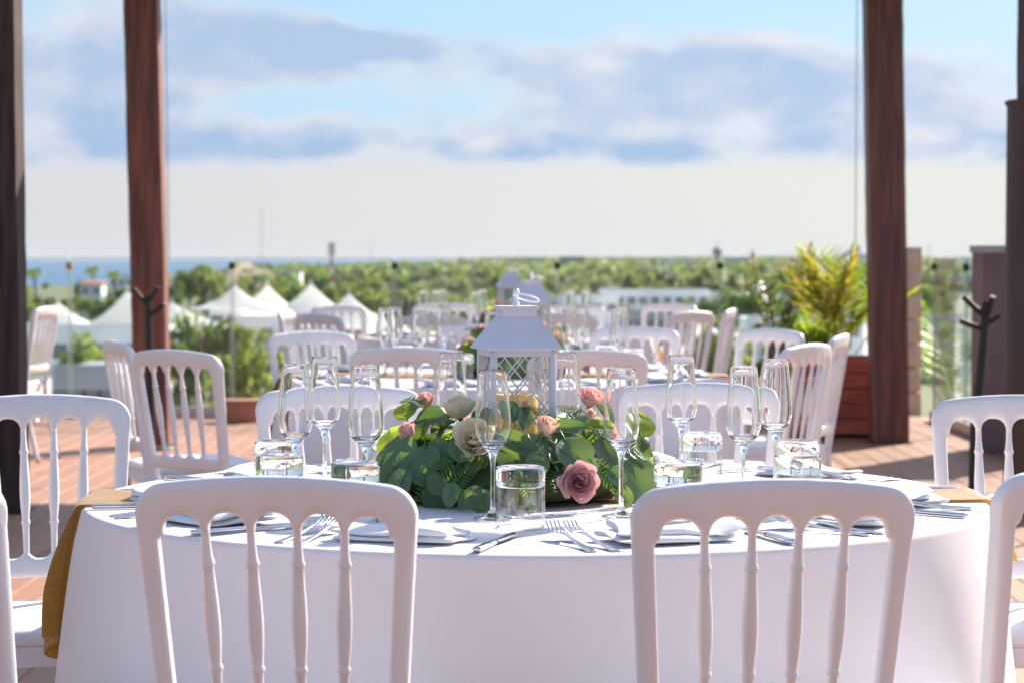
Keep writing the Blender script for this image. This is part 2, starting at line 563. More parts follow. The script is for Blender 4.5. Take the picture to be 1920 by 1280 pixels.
# pale ground sheets added to bounce sunlight onto the tent and house walls
for nm, x0, x1, y0, y1 in (('bounce_sheet', -62, -6, 120, 262), ('bounce_sheet', 2, 120, 285, 470)):
    o = MB().box(((x0 + x1) / 2, (y0 + y1) / 2, GZ + 0.02), (x1 - x0, y1 - y0, 0.16)).build(nm, M['bounce_pale'])
    tag(o, kind='structure')

# ------------------------------------------------------------------ terrace deck
BACK_Y = 17.35
mb = MB()
mb.box((0, 8.5, -0.13), (9.6, 18.4, 0.2))
mb.box((0, 8.5, -6.6), (9.5, 18.2, 12.6))
deck = mb.build('terrace_deck', M['under_deck'])
tag(deck, kind='structure')
BW, GAP, BT = 0.124, 0.0045, 0.026
plank_meshes = {}


def plank_mesh(L):
    L = round(L, 1)
    if L not in plank_meshes:
        me = MB().box((0, 0, -BT / 2), (BW, L - 0.005, BT)).mesh('plank', M['plank'])
        bevel_mesh(me, 0.0015, 1)
        for p in me.polygons: p.use_smooth = False
        plank_meshes[L] = me
    return plank_meshes[L]


rnd = random.Random(3)
rest = MB()
x = -4.7
while x < 4.75:
    y = -0.6 - rnd.choice((0, 0.9, 1.8, 2.7))
    while y < BACK_Y:
        L = 3.6
        y0, y1 = y, min(y + L, BACK_Y)
        y += L
        if y1 < -0.4: continue
        if y1 - y0 < 0.3: continue
        lim = 0.225 * y1 + 0.35
        yc = (y0 + y1) / 2
        if y1 > 7.2 and abs(x) < lim:
            inst('plank', plank_mesh(y1 - y0), deck, (x, yc, rnd.uniform(-0.0012, 0.0012)), (0, 0, 0))
        else:
            rest.box((x, yc, -BT / 2), (BW, y1 - y0 - 0.005, BT))
    x += BW + GAP
tag(rest.build('decking', M['plank'], deck), kind='stuff')


# ------------------------------------------------------------------ pergola posts and beams
def wood_post(label, x, y, top_px_shift, width, mat, h=3.05, seed=0, lean=0.0):
    rn = random.Random(seed)
    root = empty('wooden_post', (x, y, 0))
    lp = []
    n = 26
    for i in range(n + 1):
        z = h * i / n
        dx = lean * z
        w = width / 2
        j = [rn.uniform(-0.0018, 0.0018) for _ in range(8)]
        c = 0.018
        pts = [(-w + c, -w), (w - c, -w), (w, -w + c), (w, w - c), (w - c, w), (-w + c, w), (-w, w - c), (-w, -w + c)]
        lp.append([(p[0] + dx + j[k], p[1] + j[k - 3], z) for k, p in enumerate(pts)])
    MB().loops(lp).build('shaft', mat, root)
    m = MB().box((0, 0, 0.004), (width + 0.04, width + 0.04, 0.008))
    m.build('base_plate', M['black_metal'], root)
    tag(root, label, 'post', 'wooden posts of the terrace')
    return root


LN = -0.020
p = on(288, 834, 0); wood_post('reddish brown wooden post behind the left rear chairs', p.x, p.y, 0, 0.215, M['post_wood'], seed=1, lean=LN)
p = on(1667, 828, 0); wood_post('brown wooden post beside the yellow palm', p.x, p.y, 0, 0.235, M['post_wood_brown'], seed=2, lean=-0.021)
wood_post('near-black wooden post at the left edge of the picture', -2.3 - 0.15, 10.95, 0, 0.235, M['post_wood_dark'], seed=3, lean=-0.006)
wood_post('dark wooden post rising out of the round casing', 2.53, 10.9, 0, 0.235, M['post_wood_dark'], seed=4, lean=0.0)
def beam(label, a, b, w, h):
    a, b = Vector(a), Vector(b)
    L = (b - a).length
    me = MB().box((0, 0, 0), (L, w, h)).mesh('beam', M['post_wood'])
    bevel_mesh(me, 0.012, 1)
    d = b - a
    o = inst('roof_beam', me, None, (a + b) / 2, (0, 0, math.atan2(d.y, d.x)))
    tag(o, label, 'beam')
    return o


beam('wooden roof beam across the rear posts', (-2.9, 15.3, 3.19), (2.95, 15.3, 3.19), 0.2, 0.27)
beam('wooden roof beam across the front posts', (-2.9, 10.92, 3.19), (2.95, 10.92, 3.19), 0.2, 0.27)
root = empty('shade_awning', (0, 14.6, 3.36))  # out of view; depth and place set for the shade band on the deck
for i in range(24):
    MB().box((0, -1.15 + i * 0.1, 0.02), (5.9, 0.088, 0.03)).build('slat', M['post_wood'], root)
for sx in (-2.5, 0, 2.5):
    MB().box((sx, 0, -0.018), (0.07, 2.6, 0.04)).build('joist', M['post_wood'], root)
tag(root, 'unseen wooden slat awning over the rear posts, sized to shade the deck', 'awning')

# thin guide wires
for px, lab in ((314, 'thin guide wire hanging beside the reddish post'), (1606, 'thin guide wire hanging beside the post with the palm')):
    p0 = at(px - (4 if px < 900 else -1), 0, 16.9); p1 = at(px + (3 if px < 900 else -2), 486, 16.9)
    d = (p0 - p1)
    o = MB().tube([p1 - d * 0.0, p0 + d * 0.4], 0.004, 6).build('guide_wire', M['mast_grey'])
    tag(o, lab, 'wire')

# round dark casing, mauve pillar
root = empty('post_casing', (2.52, 10.9, 0))
MB().lathe([(0.172, 0.01), (0.176, 0.05), (0.174, 1.0), (0.172, 1.94)], 40).build('shell', M['casing'], root, True)
MB().lathe([(0.176, 1.932), (0.182, 1.938), (0.182, 1.952), (0.170, 1.957), (0.165, 1.957)], 40).build('rim', M['casing'], root, True)
tag(root, 'dark round casing standing around a post at the right edge', 'casing')
p = at(1842, 480, 14.2)
root = empty('cabinet_pillar', (p.x + 0.36, 14.35, 0))
MB().box((0, 0, 0.62), (0.72, 0.34, 1.24)).build('body', M['mauve'], root)
MB().box((0, 0, 1.262), (0.745, 0.37, 0.044)).build('cap', M['cap_stone'], root)
MB().box((0.075, -0.172, 0.55), (0.48, 0.012, 1.0)).build('door_panel', M['mauve_light'], root)
MB().box((-0.175, -0.176, 0.55), (0.03, 0.02, 1.0)).build('handle_strip', M['casing'], root)
tag(root, 'mauve cabinet pillar with pale cap behind the black branching stand', 'cabinet')


# black branching stands
def branch_stand(label, base, pts, arms):
    root = empty('coat_stand', base)
    b = Vector(base)
    rel = [Vector(p) - b for p in pts]
    MB().tube(rel, [0.03, 0.026, 0.023, 0.021, 0.0205][:len(rel)], 10).build('stem', M['black_metal'], root, False)
    for q0, q1 in arms:
        q0, q1 = Vector(q0) - b, Vector(q1) - b
        MB().tube([q0, q0.lerp(q1, 0.5) + Vector((0, 0, -0.004)), q1], [0.016, 0.0155, 0.015], 10).build('branch', M['black_metal'], root)
    MB().lathe([(0.0, 0.0), (0.15, 0.0), (0.155, 0.006), (0.15, 0.014), (0.03, 0.022), (0, 0.022)], 28).build('base', M['black_metal'], root, True)
    tag(root, label, 'coat stand')


Y = 11.6
b = on(1826, 932, 0); Y = b.y
branch_stand('black branching metal stand before the mauve pillar', b,
             [b, at(1828, 800, Y), at(1838, 700, Y), at(1845, 620, Y), at(1849, 566, Y)],
             [(at(1846, 592, Y), at(1806, 556, Y)), (at(1849, 598, Y), at(1862, 556, Y - 0.03)),
              (at(1845, 616, Y), at(1800, 601, Y)), (at(1848, 606, Y), at(1874, 593, Y))])
b = on(283, 842, 0); Y = b.y
branch_stand('black branching metal stand against the reddish post', b,
             [b, at(281, 740, Y), at(280, 660, Y), at(278, 600, Y), at(277, 555, Y)],
             [(at(277, 572, Y), at(251, 542, Y)), (at(277, 568, Y), at(296, 538, Y)), (at(279, 592, Y), at(309, 570, Y)), (at(279, 590, Y), at(300, 578, Y))])


# ------------------------------------------------------------------ glass railings
def railing(label, p0, p1, n, top, clip_z, orange=(), bal=True):
    p0, p1 = Vector(p0), Vector(p1)
    d = (p1 - p0); L = d.length; ang = math.atan2(d.y, d.x)
    root = empty('glass_railing', p0, ang)
    pw = L / n
    pane = MB().box((0, 0, 0), (pw - 0.03, 0.012, top - 0.07)).mesh('pane', M['pane_glass'])
    edge = MB().box((0, 0, 0), (0.004, 0.013, top - 0.07)).mesh('edge', M['glass_edge'])
    tope = MB().box((0, 0, 0), (pw - 0.03, 0.013, 0.004)).mesh('edge', M['glass_edge'])
    clip = bevel_mesh(MB().box((0, 0, 0), (0.044, 0.04, 0.05)).mesh('clip', M['clip']), 0.004, 1)
    clip2 = clip.copy(); clip2.materials[0] = M['clip_orange']
    for i in range(n):
        pn = inst('pane', pane, root, ((i + 0.5) * pw, 0, 0.06 + (top - 0.07) / 2))
        for s in (-1, 1):
            inst('edge', edge, pn, (s * (pw / 2 - 0.0145), 0, 0))
        inst('edge', tope, pn, (0, 0, (top - 0.07) / 2 + 0.001))
    for i in range(n + 1):
        inst('clip', clip2 if i in orange else clip, root, (i * pw, 0, clip_z))
        if bal: MB().box((i * pw, 0.0, clip_z / 2), (0.007, 0.007, clip_z)).build('baluster', M['rail_steel'], root)
    MB().box((L / 2, 0, 0.04), (L, 0.06, 0.08)).build('base_channel', M['rail_steel'], root)
    tag(root, label, 'railing')
    return root


xs = [at(px, 500, BACK_Y).x for px in (435, 740)]
step = xs[1] - xs[0]
railing('clear glass railing along the far edge of the deck', (xs[0] - 2 * step, BACK_Y, 0), (xs[0] + 4 * step, BACK_Y, 0), 6, 1.215, 1.145, orange=(1,))
railing('clear glass railing running along the right side of the deck', (3.12, BACK_Y - 0.4, 0), (3.12, 5.0, 0), 10, 1.21, 1.14, bal=False)

# stone pillar of blocks at the railing corner
p = at(1690, 480, 17.6)
root = empty('stone_pillar', (p.x + 0.0, 17.6, 0))
for i in range(7):
    hgt = 1.29 / 7
    me = bevel_mesh(MB().box((0, 0, hgt * (i + 0.5)), (0.27, 0.27, hgt - 0.006)).mesh('block', M['sandstone']), 0.008, 1)
    inst('block', me, root, (random.Random(i).uniform(-.003, .003), 0, 0))
tag(root, 'sandstone block pillar at the railing corner behind the palm post', 'pillar')
# slatted red planter with palm
pl = on(1500, 822, 0); pr = on(1640, 822, 0)
cx = (pl.x + pr.x) / 2; wd = pr.x - pl.x + 0.25
planter = empty('planter_box', (cx + 0.09, pl.y + 0.3, 0))
for i in range(5):
    hgt = 0.102
    for (c, d) in (((0, -0.27, 0), (wd, 0.022, hgt - 0.008)), ((0, 0.27, 0), (wd, 0.022, hgt - 0.008)),
                   ((-wd / 2 + 0.012, 0, 0), (0.022, 0.515, hgt - 0.008)), ((wd / 2 - 0.012, 0, 0), (0.022, 0.515, hgt - 0.008))):
        MB().box((c[0], c[1], 0.03 + hgt * (i + 0.5)), d).build('slat', M['red_slat'], planter)
MB().box((0, 0, 0.26), (wd - 0.06, 0.5, 0.44)).build('lining', M['soil'], planter)
tag(planter, 'red slatted planter box under the yellow palm', 'planter')


def frond_mesh(L, rnd, mat, nl=15):
    m = MB()
    pts = []
    droop = rnd.uniform(0.25, 0.7)
    for i in range(9):
        t = i / 8
        pts.append(Vector((L * (t * 0.55 + 0.1 * t * t) * droop * 1.6, 0, L * (t - 0.42 * droop * t * t))))
    m.tube(pts, [0.006 * (1 - 0.8 * i / 8) for i in range(9)], 5)
    for k in range(nl):
        t = 0.36 + 0.64 * k / (nl - 1)
        f = t * 8; i = min(int(f), 7)
        p = pts[i].lerp(pts[i + 1], f - i)
        tg = (pts[i + 1] - pts[i]).normalized()
        ll = L * 0.34 * (1.15 - 0.65 * abs(t - 0.5) * 1.6) * rnd.uniform(0.85, 1.15)
        for s in (-1, 1):
            sd = (Vector((0, s, 0)) * rnd.uniform(.7, 1.1) + tg * 0.7 + Vector((rnd.uniform(-.2, .2), 0, rnd.uniform(-.1, .4)))).normalized()
            w = Vector((0.4, 0, 0.9)).cross(sd).normalized() * 0.009
            e = p + sd * ll + Vector((0, 0, -0.10 * ll))
            mid = p.lerp(e, 0.5) + Vector((0, 0, 0.05 * ll))
            m.add([p - w * .4, p + w * .4, mid + w, e, mid - w], [(0, 1, 2, 3, 4)])
    return m.mesh('frond', mat, fix=False)


rnd = random.Random(11)
palm = empty('areca_palm', (on(1588, 822, 0).x, pl.y + 0.3, 0.48))
fm = [frond_mesh(0.78, rnd, M['leaf_yellow'] if q % 2 == 0 else M['euc_bright']) for q in range(5)]
for k in range(15):
    s = rnd.uniform(0.55, 1.08)
    inst('frond', fm[k % 5], palm, (rnd.uniform(-.07, .07), rnd.uniform(-.07, .07), 0), (rnd.uniform(-.1, .1), rnd.uniform(-.35, .1), k * 2.4), (s, s, s * 1.05))
tag(palm, 'yellow green areca palm growing in the red planter', 'palm')


def shrub(name, label, cat, base, height, spread, nst, leafmat, flowermat, seed, leafs=22, potmat=None):
    rn = random.Random(seed)
    root = empty(name, base)
    fol = MB(); fl = MB(); st = MB()
    for s in range(nst):
        a = rn.uniform(0, 2 * PI); rr = rn.uniform(0.2, 1.0) * spread
        top = Vector((math.cos(a) * rr, math.sin(a) * rr, height * rn.uniform(0.7, 1.0)))
        pts = [Vector((0, 0, 0.0)) + Vector((math.cos(a), math.sin(a), 0)) * 0.03, top * 0.5 + Vector((0, 0, 0.12 * height)), top]
        st.tube(pts, [0.008, 0.006, 0.003], 5)
        for k in range(leafs):
            t = rn.uniform(0.35, 1.0)
            p = pts[0].lerp(pts[1], t * 2) if t < .5 else pts[1].lerp(pts[2], t * 2 - 1)
            d = Vector((rn.gauss(0, 1), rn.gauss(0, 1), rn.gauss(0.35, .7))).normalized()
            w = d.cross(Vector((rn.gauss(0, 1), rn.gauss(0, 1), rn.gauss(0, 1)))).normalized()
            ll = rn.uniform(0.07, 0.12)
            fol.add([p, p + d * ll * .5 + w * ll * .16, p + d * ll, p + d * ll * .5 - w * ll * .16], [(0, 1, 2, 3)])
        if flowermat:
            for k in range(5):
                p = top + Vector((rn.gauss(0, .035), rn.gauss(0, .035), rn.gauss(0, .03)))
                for q in range(4):
                    d = Vector((rn.gauss(0, 1), rn.gauss(0, 1), rn.gauss(0, 1))).normalized()
                    w = d.orthogonal().normalized()
                    fl.add([p, p + d * .012 + w * .01, p + d * .024, p + d * .012 - w * .01], [(0, 1, 2, 3)])
    st.build('stem', M['bark'], root)
    fol.build('foliage', leafmat, root, fix=False)
    if flowermat: fl.build('blossom', flowermat, root, fix=False)
    if potmat:
        MB().lathe([(0, 0.002), (0.13, 0.002), (0.17, 0.3), (0.18, 0.32), (0.165, 0.32), (0.16, 0.28), (0, 0.28)], 28).build('pot', potmat, root, True, loc=(0, 0, -0.30))
    tag(root, label, cat)
    return root


p = at(1462, 700, 16.8)
shrub('oleander_shrub', 'loose oleander shrub with pale pink blossoms left of the palm', 'shrub', (p.x, 16.8, 0.302), 0.93, 0.28, 12, M['oleander'], M['blossom'], 5, potmat=M['terracotta'])
p = at(1530, 700, 16.9)
shrub('leafy_shrub', 'low green leafy shrub between oleander and palm', 'shrub', (p.x, 16.85, 0.302), 0.48, 0.3, 16, M['euc_bright'], None, 6, 34, potmat=M['terracotta'])
p = at(1775, 700, 20.0)
MB().box((p.x + .1, 20.0, -1.1), (1.5, 0.9, 1.6)).build('x', M['sandstone'])
o = bpy.data.objects['x']; o.name = 'garden_wall'; tag(o, 'low sandstone wall beyond the right glass railing', 'wall')
pm = empty('green_palm', (p.x + .12, 20.0, -0.31))
fm2 = [frond_mesh(1.3, rnd, M['euc_bright']) for _ in range(4)]
for k in range(14):
    s = rnd.uniform(0.7, 1.1)
    inst('frond', fm2[k % 4], pm, (0, 0, 0), (0, rnd.uniform(-.3, .3), k * 2.4), (s, s, s))
tag(pm, 'arching green palm beyond the right glass railing', 'palm')
# terracotta box at the far rail
p = on(452, 792, 0)
me = bevel_mesh(MB().box((0, 0, 0.075), (0.24, 0.2, 0.15), taper=1.05).mesh('box', M['terracotta']), 0.01, 2)
root = empty('terracotta_trough', (p.x, 16.9, 0))
inst('body', me, root)
MB().box((0, 0, 0.155), (0.265, 0.225, 0.02)).build('rim', M['terracotta'], root)
tag(root, 'small terracotta trough on the deck before the glass railing', 'planter')


# ------------------------------------------------------------------ white chairs
CH, CW = 0.92, 0.405


def cs(z): return 1 - max(CH - z, 0) * 0.36


def cyb(u, z):
    k = max(min((z - 0.45) / (CH - 0.45), 1.05), 0)
    return 0.075 * (1 - k) - 0.020 * (1 - (2 * u / CW) ** 2)


def cmap(u, d, z): return (u * cs(z), cyb(u, z) + d, z)


SP_U = (-0.1005, -0.0335, 0.0335, 0.1005)


def rail_top(u):
    a = abs(u)
    t = CH - 0.019 * (2 * a / CW) ** 2
    c = 0.042; e = CW / 2
    if a > e - c:
        q = (a - (e - c)) / c
        t -= c * (1 - math.sqrt(max(1 - q * q, 0)))
    return t


def rail_bot(u):
    best = 0.838
    for c in (-0.134, -0.067, 0, 0.067, 0.134):
        du = abs(u - c) / 0.0285
        if du < 1:
            zt = 0.868 - 0.010 * (2 * abs(c) / CW) ** 2
            best = max(best, 0.838 + (zt - 0.838) * (1 - du ** 2.4) ** 0.5)
    return best


def sect(u, z0, z1, hd, n=20, p=3.2):
    """rounded section in the depth-height plane at u"""
    out = []
    zc, hh = (z0 + z1) / 2, (z1 - z0) / 2
    for k in range(n):
        a = 2 * PI * k / n
        c, s_ = math.cos(a), math.sin(a)
        out.append(cmap(u, hd * math.copysign(abs(c) ** (2 / p), c), zc + hh * math.copysign(abs(s_) ** (2 / p), s_)))
    return out


def chair_meshes():
    m = MB()
    us = np.linspace(-CW / 2 + 0.001, CW / 2 - 0.001, 150)
    lp = []
    for u in us:
        t = rail_top(u)
        b_ = rail_bot(u) if abs(u) < 0.163 else min(0.832, t - 0.02)
        lp.append(sect(u, b_, t, 0.0145))
    m.loops(lp)
    for s in (-1, 1):
        lp = []
        for i in range(32):
            z = 0.43 + (0.868 - 0.43) * i / 31
            c = s * (CW / 2 - 0.0162)
            ring = []
            for k in range(20):
                a = 2 * PI * k / 20
                cx, sx = math.cos(a), math.sin(a)
                uu = c - s * 0.006 * max((z - 0.845) / 0.023, 0) + (0.0158 - 0.006 * max((z - 0.845) / 0.023, 0)) * math.copysign(abs(cx) ** 0.62, cx)
                ring.append(cmap(uu, 0.0155 * math.copysign(abs(sx) ** 0.62, sx), z))
            lp.append(ring)
        m.loops(lp)
    frame = apply_mods(m.mesh('back_frame', M['resin']), [('REMESH', dict(mode='VOXEL', voxel_size=0.0032)), ('SMOOTH', dict(factor=0.5, iterations=4))])
    frame.shade_smooth()
    frame.materials.clear(); frame.materials.append(M['resin'])
    m = MB()
    lp = []
    for u in np.linspace(-0.178, 0.178, 90):
        t = 0.568
        for c in SP_U:
            t = max(t, 0.568 + 0.014 * math.exp(-((u - c) / 0.013) ** 2 * 0.9))
        lp.append(sect(u, 0.527, t, 0.012))
    m.loops(lp)
    rail = m.mesh('lower_rail', M['resin'], True)
    prof = [(0.0058, 0), (0.0064, .1), (0.0080, .17), (0.0098, .185), (0.0100, .20), (0.0080, .212), (0.0088, .27), (0.0108, .40), (0.0116, .50),
            (0.0108, .60), (0.0082, .715), (0.0080, .725), (0.0100, .737), (0.0098, .752), (0.0078, .765), (0.0070, .86), (0.0062, 1.0)]
    spn = []
    for u in SP_U:
        p0 = Vector(cmap(u, 0, 0.848)); p1 = Vector(cmap(u, 0, 0.575))
        ax = (p1 - p0); L = ax.length
        q = Vector((0, 0, 1)).rotation_difference(ax.normalized()).to_matrix().to_4x4()
        me = MB().lathe([(r, z * L) for r, z in prof], 16, M=Matrix.Translation(p0) @ q).mesh('spindle', M['resin'], True)
        spn.append(me)
    # cushion
    def cush(u, v):
        a = 2 * PI * u
        c, s_ = math.cos(a), math.sin(a)
        e = 0.30
        x_ = math.copysign(abs(c) ** e, c); y_ = math.copysign(abs(s_) ** e, s_)
        b_ = (v - 0.5) * PI
        rr = max(math.cos(b_), 0) ** 0.28
        zz = math.copysign(abs(math.sin(b_)) ** 0.7, b_)
        yy = 0.272 + y_ * 0.205 * rr
        wx = 0.178 + 0.022 * (yy - 0.07) / 0.4
        zc = 0.462 + zz * 0.025 + (0.006 * (1 - rr * rr) if zz > 0 else 0)
        return (x_ * wx * rr, yy, zc)
    cushion = MB().grid(cush, 56, 18, wrap=True).mesh('cushion', M['cushion'], True)
    fr = MB()
    for (c, d) in (((0, 0.46, 0.428), (0.372, 0.03, 0.04)), ((0, 0.085, 0.428), (0.325, 0.028, 0.04))):
        fr.box(c, d)
    for s in (-1, 1):
        fr.loops([[(s * 0.160 + dx, 0.07, 0.428 + dz) for dx, dz in ((-.014, -.02), (.014, -.02), (.014, .02), (-.014, .02))],
                  [(s * 0.182 + dx, 0.474, 0.428 + dz) for dx, dz in ((-.014, -.02), (.014, -.02), (.014, .02), (-.014, .02))]])
    fr.box((0, 0.27, 0.44), (0.33, 0.37, 0.012))
    sframe = fr.mesh('seat_frame', M['resin'])
    legs = []
    for s in (-1, 1):
        lp = []
        for i in range(14):
            t = i / 13; z = 0.45 * (1 - t)
            u = s * (0.158 + 0.006 * t); yy = 0.075 - 0.02 + 0.02 * (0.9) - 0.085 * t ** 1.6
            w = 0.016 - 0.003 * t
            lp.append([(u + w * math.copysign(abs(math.cos(a)) ** .65, math.cos(a)), yy + w * math.copysign(abs(math.sin(a)) ** .65, math.sin(a)), z)
                       for a in [2 * PI * k / 14 for k in range(14)]])
        legs.append(MB().loops(lp).mesh('leg', M['resin'], True))
        pr = [(0.015, .45), (0.017, .40), (0.015, .395), (0.018, .385), (0.018, .378), (0.0145, .37), (0.0165, .30), (0.015, .2), (0.0125, .08), (0.0145, .07), (0.0145, .062), (0.011, .05), (0.010, 0)]
        legs.append(MB().lathe(pr, 16, True, True, Matrix.Translation((s * 0.178, 0.452, 0))).mesh('leg', M['resin'], True))
    strs = []
    for s in (-1, 1):
        strs.append(MB().tube([(s * 0.162, 0.05, 0.20), (s * 0.170, 0.25, 0.20), (s * 0.178, 0.452, 0.20)], [0.008, 0.011, 0.008], 10).mesh('stretcher', M['resin'], True))
    strs.append(MB().tube([(-0.178, 0.452, 0.27), (0, 0.452, 0.27), (0.178, 0.452, 0.27)], [0.008, 0.011, 0.008], 10).mesh('stretcher', M['resin'], True))
    strs.append(MB().tube([(-0.160, 0.052, 0.24), (0, 0.052, 0.24), (0.160, 0.052, 0.24)], [0.008, 0.011, 0.008], 10).mesh('stretcher', M['resin'], True))
    return frame, rail, spn, cushion, sframe, legs, strs


CM = chair_meshes()


def chair(label, loc, face, group):
    """loc: floor point under the top rail; face: direction the sitter looks"""
    ang = math.atan2(face[1], face[0]) - PI / 2
    root = empty('white_chair', (loc[0], loc[1], 0), ang)
    frame, rail, spn, cushion, sframe, legs, strs = CM
    inst('back_frame', frame, root); inst('lower_rail', rail, root)
    for s in spn: inst('spindle', s, root)
    inst('cushion', cushion, root); inst('seat_frame', sframe, root)
    for l in legs: inst('leg', l, root)
    for s in strs: inst('stretcher', s, root)
    tag(root, label, 'chair', group)
    return root


def chair_px(label, px, top, face, group, yy=None):
    Y = FPX * (CAMZ - CH) / (top - HZ) if yy is None else yy
    return chair(label, ((px - 960) * Y / FPX, Y), face, group)


G1, G2, G3 = 'chairs around the nearest table', 'chairs around the middle table', 'chairs around the farthest table'
chair_px('large white chair at front left, its back to the viewer', 514, 889, (0.10, 0.995), G1)
chair_px('large white chair at front right, its back to the viewer', 1454, 894, (-0.12, 0.993), G1)
chair('white chair cut off by the right edge, nearest one there', (0.87, 3.38), (-0.50, 0.86), G1)
chair('white chair at the left edge showing only a thin upright', (-0.905, 3.36), (0.50, 0.86), G1)
chair('white chair cut off by the left edge before the dark post', (-1.03, 4.98), (0.25, -0.97), G1)
chair('white chair at the right edge behind the nearest napkins', (1.11, 4.96), (-0.25, -0.97), G1)
chair_px('white chair facing the viewer behind the three left flutes', 637, 722, (0.22, -0.97), G1)
chair_px('white chair facing the viewer behind the flutes at right', 1312, 717, (-0.2, -0.98), G1)
chair_px('white chair turned away at left, in front of the reddish post', 328, 661, (0.60, 0.80), G2, 7.4)
chair_px('white chair seen nearly side-on at left before the reddish post', 220, 640, (0.92, 0.40), G2, 8.2)
chair_px('shaded white chair with its back to the viewer, left of the big lantern', 762, 650, (0.15, 0.99), G2)
chair_px('shaded white chair with its back to the viewer, right of the big lantern', 1103, 655, (-0.15, 0.99), G2)
chair_px('white chair at the middle table, right side, nearest to the palm planter', 1513, 645, (-0.84, 0.54), G2, 7.9)
chair_px('white chair turned edge-on just left of the right brown post', 1574, 626, (-0.95, 0.30), G2, 8.9)
chair_px('small white chair right of the middle table, facing left', 1446, 617, (-0.80, -0.60), G2, 9.5)
chair_px('white chair at the left end of the middle table, facing the viewer', 583, 620, (0.55, -0.83), G2)
chair_px('white chair behind the big lantern at the middle table', 903, 607, (0.05, -1), G2)
chair_px('white chair behind the middle table, right of the big lantern', 1190, 612, (-0.3, -0.95), G2)
chair_px('dark shaded chair back at the far table, left of the flutes', 808, 590, (0.2, 0.98), G3)
chair_px('dark shaded chair back at the far table behind the second lantern', 1050, 587, (-0.15, 0.99), G3)
chair_px('sunlit chair at the far table, leftmost one before the tents', 536, 581, (0.93, -0.1), G3, 13.0)
chair_px('brown shaded chair at the far table in front of the tents', 596, 588, (0.72, 0.69), G3, 12.0)
chair_px('cream sunlit chair before the tents, facing the viewer', 634, 571, (0.6, -0.8), G3)
chair_px('pale chair behind the far table, left of the lanterns', 830, 567, (0.1, -1), G3)
chair_px('pale chair behind the far table, right of the lanterns', 1075, 570, (-0.1, -1), G3)
chair_px('pale chair at the rear right of the far table', 1256, 568, (-0.5, -0.86), G3)
chair_px('warm lit chair at the right of the far table, back turned', 1296, 583, (-0.72, 0.69), G3)
chair_px('edge-on chair at the right end of the far table', 1369, 577, (-0.96, 0.25), G3, 13.2)
chair_px('sunlit chair beside the near-black post at left, edge-on', 86, 576, (-0.975, 0.18), 'chairs at the left edge of the deck', 13.7)


# ------------------------------------------------------------------ tables, cloths and runners
TR, TH = 0.864, 0.755


def cloth_mesh(seed, amp, top_r=TR, drop=0.70):
    rn = random.Random(seed)
    ph = [rn.uniform(0, 6.28) for _ in range(6)]
    m = MB()
    NA = 260
    rings = []
    for r in (0.0, 0.2, 0.4, 0.6, 0.75, 0.83, top_r - 0.012):
        rings.append((r, TH, 0))
    for k in range(1, 5):
        a = k / 4 * PI / 2
        rings.append((top_r - 0.012 + 0.012 * math.sin(a), TH - 0.012 + 0.012 * math.cos(a), 0))
    for k in range(1, 15):
        rings.append((top_r, TH - 0.012 - drop * k / 14, k / 14))
    vs, fs = [], []
    for r, z, t in rings:
        for i in range(NA):
            a = 2 * PI * i / NA
            # folds are strongest at the two sides, nearly none at the front
            side = 0.38 + 0.62 * abs(math.cos(a)) ** 3
            f = (math.sin(9 * a + ph[0]) + 0.6 * math.sin(16 * a + ph[1]) + 0.35 * math.sin(27 * a + ph[2]))
            rr = r + (t ** 0.75) * (0.035 + 0.055 * side + amp * side * f) if t else r
            zz = z
            if t == 0 and r > 0.1:
                zz += 0.0012 * math.sin(5 * a + ph[3]) * math.sin(r * 11 + ph[4])
            vs.append((rr * math.cos(a), rr * math.sin(a), zz))
    for j in range(len(rings) - 1):
        for i in range(NA):
            fs.append((j * NA + i, j * NA + (i + 1) % NA, (j + 1) * NA + (i + 1) % NA, (j + 1) * NA + i))
    m.add(vs, fs)
    return m.mesh('tablecloth', M['linen'], True)


def runner_mesh(seed, half=0.135, lf=0.31, lr=0.15):
    """gold runner across the table along x with hanging ends"""
    def fn(u, v):
        s = -(TR + lf) + u * (2 * TR + lf + lr)
        w = (v - 0.5) * 2 * half
        zt = TH + 0.004 + 0.002 * math.sin(s * 23 + w * 9) * math.sin(w * 31)
        e = math.sqrt(TR * TR - w * w * 0.9)
        x_ = s * e / TR if abs(s) < TR else math.copysign(e, s)
        over = max(abs(s) - TR, 0)
        b_ = 0.014
        bul = 0.03 + 0.080 * (over / 0.7) ** 0.75 + 0.022 * math.sin(min(over / 0.42, 1) * PI) + 0.016 * math.sin(w * 46 + 1 + over * 3) * min(over * 5, 1)
        if over > 0:
            q = min(over / 0.04, 1)
            return (math.copysign(e + (bul - 0.03) + 0.004 * q, s), w * (1 - 0.9 * over) + 0.02 * over * math.sin(over * 9), zt - over * (0.93 + 0.10 * math.sin(w * 17 + 0.6)) * (0.5 + 0.5 * q))
        return (x_, w, zt)
    return MB().grid(fn, 150, 22).mesh('table_runner', M['gold'], True)


RUN = runner_mesh(1)


